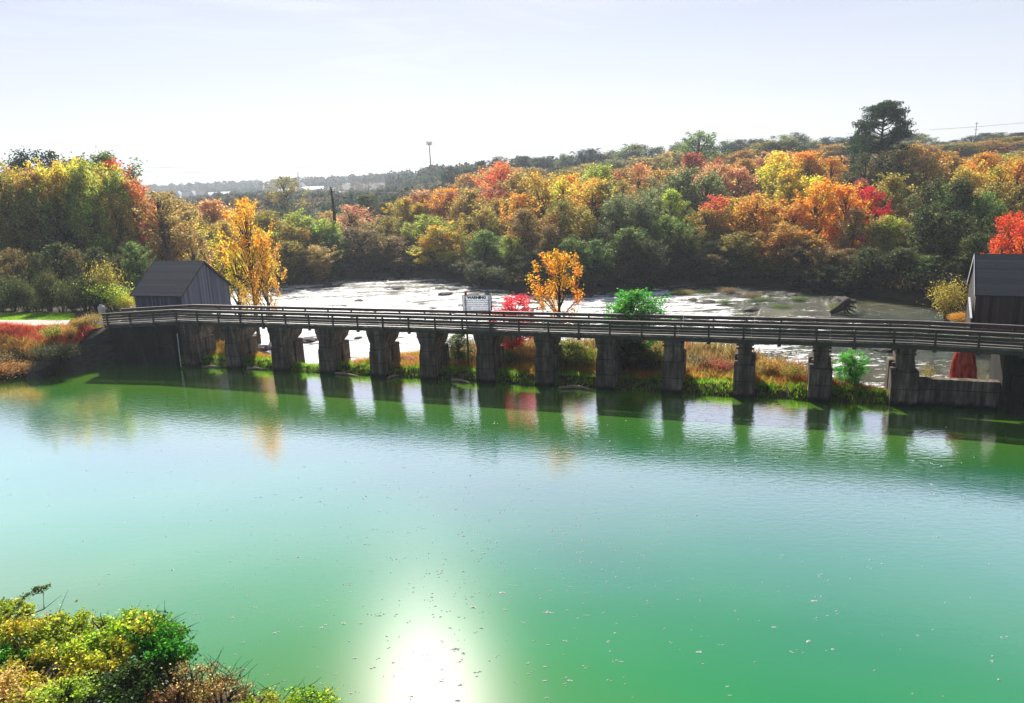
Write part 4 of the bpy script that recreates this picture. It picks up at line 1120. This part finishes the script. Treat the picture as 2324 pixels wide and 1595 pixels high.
# ------------------------------------------------------------------ poles, tower, wires
pb = at(768, 600, 151); pt = at(763, 424, 151)
e = empty("dead_pole", (pb[0], 151, Z(pb[0], 151))); tag(e, "bare dark leaning pole standing above the far bank bushes", "pole")
h = pt[2] - e.location[2]
MB().tube([(0, 0, -.5), (-.05, 0, h * .4), (.12, 0, h * .72), (-.1, 0, h)], [.42, .36, .30, .12], 8).tube([(.1, 0, h * .62), (.9, 0, h * .74)], [.12, .04], 5).build("shaft", M_BARK, e)
MB().box(-.5, .5, -.05, .05, h - .9, h - .75).build("crossarm", M_WOOD, e)
def cable(name, pts, r, label, mat, group=None):
    mb = MB(); P = []
    for a, b, sag in pts:
        for k in range(13):
            t = k / 12; q = np.array(a) * (1 - t) + np.array(b) * t; q[2] -= sag * 4 * t * (1 - t); P.append(tuple(q))
    mb.tube(P, r, 5); return tag(mb.build(name, mat), label, "cable", group)
cable("cable", [(at(764, 430, 151), at(1160, 430, 158), .7)], .07, "pale cable running right from the bare pole to the red trees", M_WHITE)
cable("power_line", [(at(300, 378, 300), at(1000, 366, 320), 1.5)], .05, "upper faint power line crossing the sky above the distant hills", M_DARKMETAL)
cable("power_line", [(at(300, 388, 300), at(1000, 378, 320), 1.5)], .05, "lower faint power line crossing the sky above the distant hills", M_DARKMETAL)
cable("power_line", [(at(2110, 294, 420), at(2420, 268, 420), .6)], .08, "thin power line in the sky at the far right", M_DARKMETAL)
# cell tower
tt = at(973, 322, 520); e = empty("cell_tower", (tt[0] + .3, 520, Z(tt[0], 520))); tag(e, "slim dark cell tower standing alone on the skyline", "tower")
h = tt[2] - e.location[2]
MB().lathe((0, 0, 0), [(.55, 0), (.42, h * .5), (.30, h)], 10).build("mast", M_DARKMETAL, e)
mb = MB()
for k in range(3):
    a = 2 * math.pi * k / 3; b = a + 2 * math.pi / 3
    mb.tube([(1.7 * math.cos(a), 1.7 * math.sin(a), h - 1.2), (1.7 * math.cos(b), 1.7 * math.sin(b), h - 1.2)], .09, 5)
    mb.tube([(0, 0, h - 1.6), (1.7 * math.cos(a), 1.7 * math.sin(a), h - 1.2)], .09, 5)
mb.build("platform", M_DARKMETAL, e)
for k in range(6):
    a = 2 * math.pi * k / 6; x0, y0 = 1.75 * math.cos(a), 1.75 * math.sin(a)
    MB().box(x0 - .18, x0 + .18, y0 - .18, y0 + .18, h - 2.2, h + .4).build("antenna", M_DARKMETAL, e)
# transmission pole
tt = at(2217, 277, 420); e = empty("utility_pole", (tt[0], 420, Z(tt[0], 420))); tag(e, "thin utility pole with two crossarms on the skyline at far right", "pole")
h = tt[2] - e.location[2]
MB().tube([(0, 0, 0), (0, 0, h)], [.25, .14], 6).build("shaft", M_GREY, e)
for zz in (h - .8, h - 4): MB().box(-1.0, 1.0, -.1, .1, zz, zz + .22).build("crossarm", M_GREY, e)

# ------------------------------------------------------------------ distant town
def gable_house(px, py, Y, w, d, hw, hr, mat, rmat, name, label, cat, rot=0.0, z=None, gables=0, win=4):
    p = at(px, py, Y); e = empty(name, (p[0], Y, p[2]), rot); tag(e, label, cat)
    MB().box(-w / 2, w / 2, 0, d, -6, hw).build("wall", mat, e)
    MB().quad_prism([(-w / 2 - .5, -.5, hw), (-w / 2 - .5, d + .5, hw), (-w / 2 - .5, d / 2, hr)], [(w / 2 + .5, -.5, hw), (w / 2 + .5, d + .5, hw), (w / 2 + .5, d / 2, hr)]).build("roof", rmat, e)
    for k in range(gables):
        cx = -w / 2 + w * (k + .6) / (gables + .4)
        MB().quad_prism([(cx - 3.6, -.9, hw - .2), (cx + 3.6, -.9, hw - .2), (cx, -.9, hr + 1.2)], [(cx - 3.6, d * .45, hw - .2), (cx + 3.6, d * .45, hw - .2), (cx, d * .45, hr + 1.2)]).build("dormer", M_WHITE, e)
    for k in range(win):
        cx = -w / 2 + w * (k + .5) / win
        MB().box(cx - .9, cx + .9, -.06, .05, 1.0, 2.6).build("window", M_DARKMETAL, e)
    return e
M_TOWN = mat_flat("town_wall", (.30, .32, .36), .8); M_TROOF = mat_flat("town_roof", (.12, .13, .16), .8); M_PALEROOF = mat_flat("pale_roof", (.75, .78, .84), .5)
gable_house(425, 455, 820, 36, 16, 4.5, 9, M_TOWN, M_TROOF, "town_building", "long grey building with two white gables in the distant town", "building", gables=2)
gable_house(495, 452, 850, 24, 14, 5, 8, M_TOWN, M_PALEROOF, "town_building", "grey building with pale roof left of the orange treetop in the distant town", "building")
gable_house(700, 437, 900, 34, 14, 3.5, 7, M_WHITE, M_PALEROOF, "town_building", "long white low building right of the steeple", "building")
gable_house(655, 440, 930, 26, 14, 3.5, 6.5, M_TOWN, M_PALEROOF, "town_building", "pale roofed low building left of the steeple", "building")
gable_house(740, 446, 800, 30, 10, 2.5, 4.5, M_WHITE, M_PALEROOF, "town_building", "pale flat shed behind the bare pole in the distant town", "building")
p = at(680, 436, 910); e = empty("church", (p[0], 910, p[2])); tag(e, "church with tall white pointed steeple in the distant town", "church")
MB().box(-6, 6, 0, 18, -6, 5).build("wall", M_WHITE, e)
MB().quad_prism([(-6.6, -.6, 5), (6.6, -.6, 5), (0, -.6, 11)], [(-6.6, 18.6, 5), (6.6, 18.6, 5), (0, 18.6, 11)]).build("roof", M_TROOF, e)
MB().box(-2.2, 2.2, -1.5, 2.8, 5, 12).lathe((0, .6, 12), [(2.3, 0), (1.4, 2.5), (.1, 13)], 8).build("steeple", M_WHITE, e)
# road bridge
a, b = at(690, 464, 380), at(880, 449, 430)
e = empty("road_bridge", (0, 0, 0)); tag(e, "distant low road bridge with dark side right of the bare pole", "bridge")
MB().bar(tuple(a - np.array([0, 0, 1.2])), tuple(b - np.array([0, 0, 1.2])), 9, 3.2).build("deck", M_TROOF, e)
MB().bar(tuple(a + np.array([0, -4.6, .85])), tuple(b + np.array([0, -4.6, .85])), .25, .55).build("parapet", M_SALMON, e)
for k in range(5):
    t = (k + .5) / 5; q = a * (1 - t) + b * t
    MB().box(q[0] - .8, q[0] + .8, q[1] - 3.5, q[1] + 3.5, -3, q[2] - 2.85).build("pier", M_CONC, e)

# ------------------------------------------------------------------ rocks, logs, stump
def rock(x, y, z, r, seed, label, name='rock', mat=None, sq=.45, group='rocks in the river'):
    bm = bmesh.new(); bmesh.ops.create_icosphere(bm, subdivisions=3, radius=1)
    for v in bm.verts:
        n = mnoise.noise(v.co * 1.3 + Vector((seed * 3.1, 0, 0))); n2 = mnoise.noise(v.co * 3.2 + Vector((seed, 5, 0)))
        v.co *= 1 + .35 * n + .14 * n2; v.co.x *= r * 1.35; v.co.y *= r; v.co.z *= r * sq
    me = bpy.data.meshes.new(name); bm.to_mesh(me); bm.free()
    o = link(name, me, mat or M_ROCK); o.location = (x, y, z); o.rotation_euler = (0, 0, seed)
    return tag(o, label, "rock", group)
RK = [(595, 793, 1.0, 'black rock in the rapids between the second and third piers'), (697, 773, .9, 'wide black rock in the rapids right of the third pier'), (712, 771, .5, 'small black rock next to the wide one right of the third pier'),
      (812, 767, .4, 'small lone rock in the rapids right of the fourth pier'), (580, 762, .6, 'rock by the second pier just under the deck'), (600, 805, .5, 'low rock at the levee foot right of the second pier'),
      (1705, 703, .8, 'dark rock in the white water right of the round green bush'), (1915, 683, 1.3, 'pale domed rock near the far bank left of the right shed'), (2008, 795, .7, 'flat pale rock just under the deck right of the sapling'),
      (1330, 672, .9, 'dark rock behind the small orange tree'), (1800, 672, .8, 'dark rock below the far bank above the right rapids'), (905, 655, .8, 'dark rock in the middle of the left rapids'), (1010, 668, .9, 'dark rock in the rapids up and left of the warning sign'),
      (760, 648, .9, 'dark rock in the rapids below the bare pole'), (2090, 775, .9, 'flat reddish rock under the deck behind the low wall')]
for i, (px_, py_, r, lab) in enumerate(RK):
    p = atz(px_, py_, -1.45); rock(p[0], p[1], -1.45, r, i + 1, lab, mat=M_REDDIRT if 'reddish' in lab else None)
rk = random.Random(21)
for i in range(26):
    px_ = rk.uniform(600, 1900); py_ = rk.uniform(650, 700) if rk.random() < .75 else rk.uniform(640, 655)
    p = atz(px_, py_, -1.45)
    if Z(p[0], p[1]) > -1.5: continue
    rock(p[0], p[1], -1.47, rk.uniform(.35, .9), 40 + i, indiv(px_, 'low dark rock in the shallows'), sq=.35)
for i in range(12):
    px_ = 1530 + i * 34 + rk.uniform(-12, 12); p = atz(px_, rk.uniform(655, 700), -1.5)
    if Z(p[0], p[1]) > -1.5: continue
    plant('bush', p[0], p[1], -1.6, rk.uniform(.6, 1.3), rk.uniform(1.6, 3.6), rk.choice(['olive', 'green', 'brown', 'green']), 'river_weed', indiv(px_, 'low weed clump in the river'), 'weed', 'weeds growing in the river')
p = onq(930, 838, 3.0); rock(p[0], p[1], .5, .8, 31, 'rounded reddish boulder on the levee left of the sixth pier', mat=M_REDDIRT, sq=.8, group='boulders on the levee')
p = atz(1915, 712, -1.5)
e = empty("stump", (p[0], p[1], -1.5)); tag(e, "broken tree stump with root plate lying in the river", "stump")
MB().tube([(-1.6, 0, .2), (-.6, .1, .7), (.2, 0, 1.3), (.55, 0, 1.9)], [.25, .45, .6, .25], 9).build("trunk", M_BARK, e, 0, True)
rt = MB()
for k in range(9):
    a = k * .7; rt.tube([(.2, 0, .9), (.2 + .7 * math.cos(a), .5 * math.sin(a), .9 + .7 * math.sin(a)), (.4 + 1.2 * math.cos(a + .3), .6 * math.sin(a), .7 + .8 * math.sin(a))], [.2, .1, .03], 5)
rt.build("roots", M_BARK, e)
LG = [(880, 858, 905, 852, 'thin driftwood log at the waterline left of the sixth pier'), (1025, 862, 1065, 868, 'driftwood log at the waterline left of the seventh pier'), (1268, 880, 1330, 879, 'long driftwood log at the waterline right of the eighth pier'),
      (1290, 877, 1345, 884, 'crossing driftwood branch left of the ninth pier'), (745, 846, 812, 853, 'thin driftwood strip between the fourth and fifth piers'), (560, 836, 600, 838, 'pale driftwood stick right of the second pier'),
      (1975, 905, 2012, 912, 'driftwood stick left of the last pier'), (460, 833, 500, 833, 'pale driftwood seen between the first two piers')]
for i, (x0, y0, x1, y1, lab) in enumerate(LG):
    a, b = atz(x0, y0, .12), atz(x1, y1, .08)
    m = (a + b) / 2 + np.array([0, .15, .06])
    tag(MB().tube([tuple(a), tuple(m), tuple(b)], [.10, .12, .05], 7).tube([tuple(m), tuple(m + (b - a) * .2 + np.array([0, .3, .3]))], [.05, .02], 5).build("driftwood", mat_flat("driftwood%d" % i, (.42, .30, .22), .9)), lab, "driftwood", "driftwood along the levee")

# ------------------------------------------------------------------ foam flecks on the canal
def flecks():
    rng = random.Random(12); v = []; f = []
    for i in range(760):
        if rng.random() < .65: px_, py_ = rng.gauss(1080, 330), rng.gauss(1260, 170)
        else: px_, py_ = rng.uniform(0, 2324), rng.uniform(940, 1595)
        if py_ < 930 or py_ > 1600: continue
        c = atz(px_, py_, .012)
        if Z(c[0], c[1]) > -.1: continue
        for _ in range(rng.choice([1, 1, 1, 2, 3])):
            r = rng.uniform(.014, .040) * (1.9 if rng.random() < .08 else 1); ox, oy = rng.gauss(0, .09), rng.gauss(0, .05)
            n = len(v); m = 7; sx = rng.uniform(1, 2.0)
            v.append((c[0] + ox, c[1] + oy, .012 + r * .5))
            for k in range(m):
                a = 2 * math.pi * k / m; rr = r * rng.uniform(.7, 1.2); v.append((c[0] + ox + math.cos(a) * rr * sx, c[1] + oy + math.sin(a) * rr, .006))
            for k in range(m): f.append((n, n + 1 + k, n + 1 + (k + 1) % m))
    m, nt, out = newmat("foam"); d = N(nt, "ShaderNodeBsdfDiffuse"); d.inputs[0].default_value = (.9, .9, .9, 1)
    t = N(nt, "ShaderNodeBsdfTranslucent"); t.inputs[0].default_value = (.9, .9, .9, 1); mx = N(nt, "ShaderNodeMixShader"); mx.inputs[0].default_value = .5
    L(nt, d.outputs[0], mx.inputs[1]); L(nt, t.outputs[0], mx.inputs[2]); L(nt, mx.outputs[0], out.inputs[0])
    tag(link("foam_flecks", mesh_from("foam_flecks", v, f), m), "small white foam flecks floating on the green canal", "foam", None, "stuff")
flecks()

# ------------------------------------------------------------------ foreground shrubs (lower left)
def fore_shrub(name, lobes, pal, nper, size, label, twigs=0, seed=1, rb=.0, droop=.0):
    rng = np.random.default_rng(seed); pts = []; mb = MB()
    cx = np.mean([l[0] for l in lobes]); cy = np.mean([l[1] for l in lobes])
    zb = Z(cx, cy)
    e = empty(name, (cx, cy, max(zb, 0))); tag(e, label, "shrub", "vine covered shrubs in the lower left corner"); o = np.array([cx, cy, max(zb, 0)])
    for x, y, z, rx, ry, rz in lobes:
        c = np.array([x, y, z]) - o
        k = int(nper * (rx * ry + rx * rz) / 2)
        # leafy sub-clumps over the lobe
        for j in range(26):
            d = rng.normal(size=3); d[2] = abs(d[2]) * .8 - .15; d[1] -= .2; d /= np.linalg.norm(d)
            cc = c + d * np.array([rx, ry, rz]) * rng.uniform(.75, 1.02); rr = rng.uniform(.22, .5)
            pts.append(lobe_points(cc, (rr, rr, rr * .6), k // 26, rng, .3))
        for j in range(10):
            d = rng.normal(size=3); d[2] = abs(d[2]); d /= np.linalg.norm(d); ee = c + d * np.array([rx, ry, rz])
            mb.tube([(c[0], c[1], -.3), tuple((c + ee) / 2), tuple(ee)], [.05, .03, .01], 5)
    P = np.concatenate(pts)
    for j in range(twigs):
        i = rng.integers(len(P)); b = P[i]; d = rng.normal(size=3) * np.array([1, .6, .3]) + np.array([.2, 0, .7]); d /= np.linalg.norm(d)
        L1 = rng.uniform(.4, 1.1); mb.tube([tuple(b), tuple(b + d * L1 * .5 + rng.normal(0, .05, 3)), tuple(b + d * L1)], [.014, .010, .004], 4)
    mb.build("stems", M_BARK, e)
    me = leaf_mesh("foliage", P, size, rng, aspect=.7, flat=.35)
    c = link("foliage", me, M_LEAF, e); a, b = PAL[pal]; c.color = (*a, 1); c["tint_b"] = list(b)
    return e
def lb(px, py, Y, rx, ry, rz):
    p = at(px, py, Y); return (p[0], Y, p[2], rx, ry, rz)
PAL['vine'] = ((.30, .52, .03), (.66, .56, .06)); PAL['vinegold'] = ((.74, .58, .07), (.36, .48, .05)); PAL['vinegreen'] = ((.05, .30, .02), (.16, .38, .03)); PAL['twigred'] = ((.30, .10, .06), (.58, .50, .16)); PAL['vinepeach'] = ((.74, .48, .20), (.42, .58, .06))
PAL['vinedark'] = ((.03, .07, .012), (.07, .14, .02))  # leaves darkened: the thicket's shaded hollow is put into the colour
for k_ in ('vine', 'vinegold', 'vinegreen', 'twigred', 'vinepeach'): pass
fore_shrub("vine_shrub", [lb(-15, 1430, 24, 1.3, 1.2, .9), lb(60, 1470, 22.5, 1.3, 1.2, 1.0), lb(150, 1450, 23, 1.2, 1.0, .8), lb(90, 1540, 21, 1.4, 1.0, .9)], 'vinegold', 5200, .11, "yellow leaved vine shrub at the left edge under the arching twig", 20, 1)
fore_shrub("vine_shrub", [lb(245, 1445, 23, 1.1, 1.0, .75), lb(320, 1450, 22.6, .8, .8, .8), lb(215, 1500, 21.8, 1.0, .9, .8)], 'vine', 5600, .11, "lime green vine mound at the top of the lower left thicket", 24, 2)
fore_shrub("vine_shrub", [lb(385, 1480, 22, .8, .8, .8), lb(350, 1440, 22.6, .6, .6, .5)], 'vinegreen', 5600, .11, "deep green bush with a spiky top right of the lime vine mound", 30, 3)
fore_shrub("vine_shrub", [lb(30, 1590, 19.8, 1.3, 1.0, .8), lb(140, 1600, 19.6, 1.0, .9, .7)], 'vinepeach', 5200, .10, "peach and green leaved shrub in the very bottom left corner", 14, 4)
fore_shrub("vine_shrub", [lb(20, 1520, 21.4, .8, .8, .8)], 'vinegreen', 6000, .11, "small deep green patch of leaves at the left edge", 6, 5)
fore_shrub("vine_shrub", [lb(300, 1570, 20.4, 1.0, .8, .8), lb(250, 1620, 19.5, 1.0, .8, .7)], 'vinedark', 5200, .10, "darkened bush standing for the shaded hollow in the middle of the lower left thicket", 10, 6)
fore_shrub("twiggy_shrub", [lb(440, 1560, 20.8, .8, .8, .8), lb(500, 1590, 20.2, .9, .7, .6), lb(400, 1600, 19.9, .8, .7, .6)], 'twigred', 2600, .085, "reddish twiggy bush with pale dots right of the shaded hollow", 120, 7)
fore_shrub("vine_shrub", [lb(580, 1610, 20.0, .7, .6, .5)], 'vinegold', 4600, .09, "small yellow brush tip right of the reddish twigs", 30, 8)
fore_shrub("vine_shrub", [lb(700, 1605, 20.2, .75, .6, .42)], 'vine', 5600, .09, "low lime green shrub tip at the bottom edge left of the sun glare", 14, 9)
# arching twig
b0 = at(40, 1405, 22.8); b1 = at(100, 1382, 22.8); b2 = at(98, 1345, 22.8); b3 = at(55, 1352, 22.8); b4 = at(30, 1395, 22.8); b5 = at(112, 1330, 22.8)
e = empty("arching_twig", tuple(b0)); tag(e, "thin arching twig with drooping small leaves above the left thicket", "branch")
mb = MB(); q = lambda p: tuple(np.array(p) - b0)
mb.tube([q(b0 - np.array([0, 0, .8])), q(b0), q(b1), q(b2), q(at(80, 1333, 22.8))], [.03, .028, .02, .014, .008], 6); mb.tube([q(b2), q(b3), q(b4)], [.012, .009, .004], 5)
mb.tube([q(b1), q(at(140, 1350, 22.8))], [.012, .004], 4); mb.build("stem", M_BARK, e)
rng = np.random.default_rng(5); P = []
for a, b in ((b5, b3), (b3, b4), (at(112, 1330, 22.8), at(75, 1338, 22.8))):
    t = rng.random(110)[:, None]; P.append((a + (b - a) * t) - b0 + rng.normal(0, .05, (110, 3)))
c = link("leaves", leaf_mesh("leaves", np.concatenate(P), .085, rng), M_LEAF, e); c.color = (.05, .12, .03, 1); c["tint_b"] = [.16, .22, .08]

# ------------------------------------------------------------------ haze
hz, nt, out = newmat("haze_air")
pv = nt.nodes.new("ShaderNodeVolumePrincipled"); pv.inputs['Color'].default_value = (.80, .88, 1.0, 1); pv.inputs['Density'].default_value = .00030; pv.inputs['Anisotropy'].default_value = .35
L(nt, pv.outputs[0], out.inputs['Volume'])
HAZE = True
if HAZE:
    hb_ = MB().box(-2700, 2700, -60, 4300, -5, 75).build("haze", hz); tag(hb_, "thin pale haze over the whole valley", None, None, "stuff")

# ------------------------------------------------------------------ sky, sun, camera
SUN_EL, SUN_AZ = math.radians(39.0), math.radians(-8.7)     # azimuth measured from +Y towards +X
w = bpy.data.worlds.new("World"); SC.world = w; w.use_nodes = True; nt = w.node_tree; nt.nodes.clear()
wo = nt.nodes.new("ShaderNodeOutputWorld"); bg = nt.nodes.new("ShaderNodeBackground")
sk = nt.nodes.new("ShaderNodeTexSky"); sk.sky_type = 'NISHITA'; sk.sun_disc = False
sk.sun_elevation = SUN_EL; sk.sun_rotation = SUN_AZ; sk.air_density = 1.0; sk.dust_density = .8; sk.ozone_density = 2.5
tc = nt.nodes.new("ShaderNodeTexCoord"); mp = nt.nodes.new("ShaderNodeMapping"); mp.inputs['Scale'].default_value = (1.0, 1.0, 7.0); mp.inputs['Rotation'].default_value = (.05, .1, .4)
L(nt, tc.outputs['Generated'], mp.inputs[0])
n = noisetex(nt, mp.outputs[0], 1.8, 7, .6, .5)
cl = ramp(nt, n, [(.45, g3(0)), (.75, g3(1))]).outputs[0]
cl = math_(nt, 'ADD', math_(nt, 'MULTIPLY', cl, .22), .72)
# the milky veil sits low and towards the sun; overhead and behind the viewer the sky is deeper blue
sp_ = nt.nodes.new("ShaderNodeSeparateXYZ"); L(nt, tc.outputs['Generated'], sp_.inputs[0])
veil = ramp(nt, sp_.outputs[2], [(.0, g3(1)), (.35, g3(.95)), (.62, g3(.45)), (.85, g3(.12))]).outputs[0]
front = ramp(nt, math_(nt, 'ADD', math_(nt, 'MULTIPLY', sp_.outputs[1], .5), .5), [(.20, g3(.22)), (.70, g3(1))]).outputs[0]
cl = math_(nt, 'MULTIPLY', math_(nt, 'MULTIPLY', cl, veil), front)
low = ramp(nt, sp_.outputs[2], [(.0, g3(1)), (.06, g3(.9)), (.20, g3(.0))]).outputs[0]
mp2 = nt.nodes.new('ShaderNodeMapping'); mp2.inputs['Scale'].default_value = (1.2, 1.2, 14.0); mp2.inputs['Rotation'].default_value = (.0, .07, .9); L(nt, tc.outputs['Generated'], mp2.inputs[0])
wisp = ramp(nt, noisetex(nt, mp2.outputs[0], 2.2, 7, .62, .8), [(.48, g3(0)), (.68, g3(1))]).outputs[0]
vc = mixc(nt, math_(nt, 'MAXIMUM', low, math_(nt, 'MULTIPLY', wisp, .65)), (7.9, 8.2, 9.9), (9.9, 10.1, 10.6))
dark = math_(nt, 'ADD', math_(nt, 'MULTIPLY', front, .45), .55)
skv = nt.nodes.new("ShaderNodeVectorMath"); skv.operation = 'SCALE'; L(nt, sk.outputs[0], skv.inputs[0]); L(nt, dark, skv.inputs['Scale'])
col = mixc(nt, cl, skv.outputs[0], vc)
L(nt, col, bg.inputs[0]); bg.inputs[1].default_value = .054
L(nt, bg.outputs[0], wo.inputs[0])
sl = bpy.data.lights.new("sun", 'SUN'); sl.energy = 4.8; sl.angle = math.radians(.53); sl.color = (1, .94, .84)
so = bpy.data.objects.new("sun", sl); C.objects.link(so)
sd = Vector((math.sin(SUN_AZ) * math.cos(SUN_EL), math.cos(SUN_AZ) * math.cos(SUN_EL), math.sin(SUN_EL)))
so.rotation_euler = sd.to_track_quat('Z', 'Y').to_euler()
cam = bpy.data.cameras.new("camera"); cam.sensor_width = 36; cam.lens = 36 * FPX / 2324; cam.clip_end = 9000; cam.clip_start = .3
co = bpy.data.objects.new("camera", cam); C.objects.link(co)
co.matrix_world = Matrix(((RC[0], UC[0], -F[0], 0), (RC[1], UC[1], -F[1], 0), (RC[2], UC[2], -F[2], CAMH), (0, 0, 0, 1)))
SC.camera = co
SC.view_settings.view_transform = 'Standard'; SC.view_settings.look = 'None'; SC.view_settings.exposure = 0.85; SC.view_settings.gamma = 1
SC.render.engine = 'CYCLES'
cy = SC.cycles; cy.max_bounces = 7; cy.diffuse_bounces = 3; cy.glossy_bounces = 3; cy.transmission_bounces = 4; cy.volume_bounces = 0; cy.transparent_max_bounces = 4
cy.caustics_reflective = False; cy.caustics_refractive = False; cy.sample_clamp_indirect = 6
cy.use_denoising = True
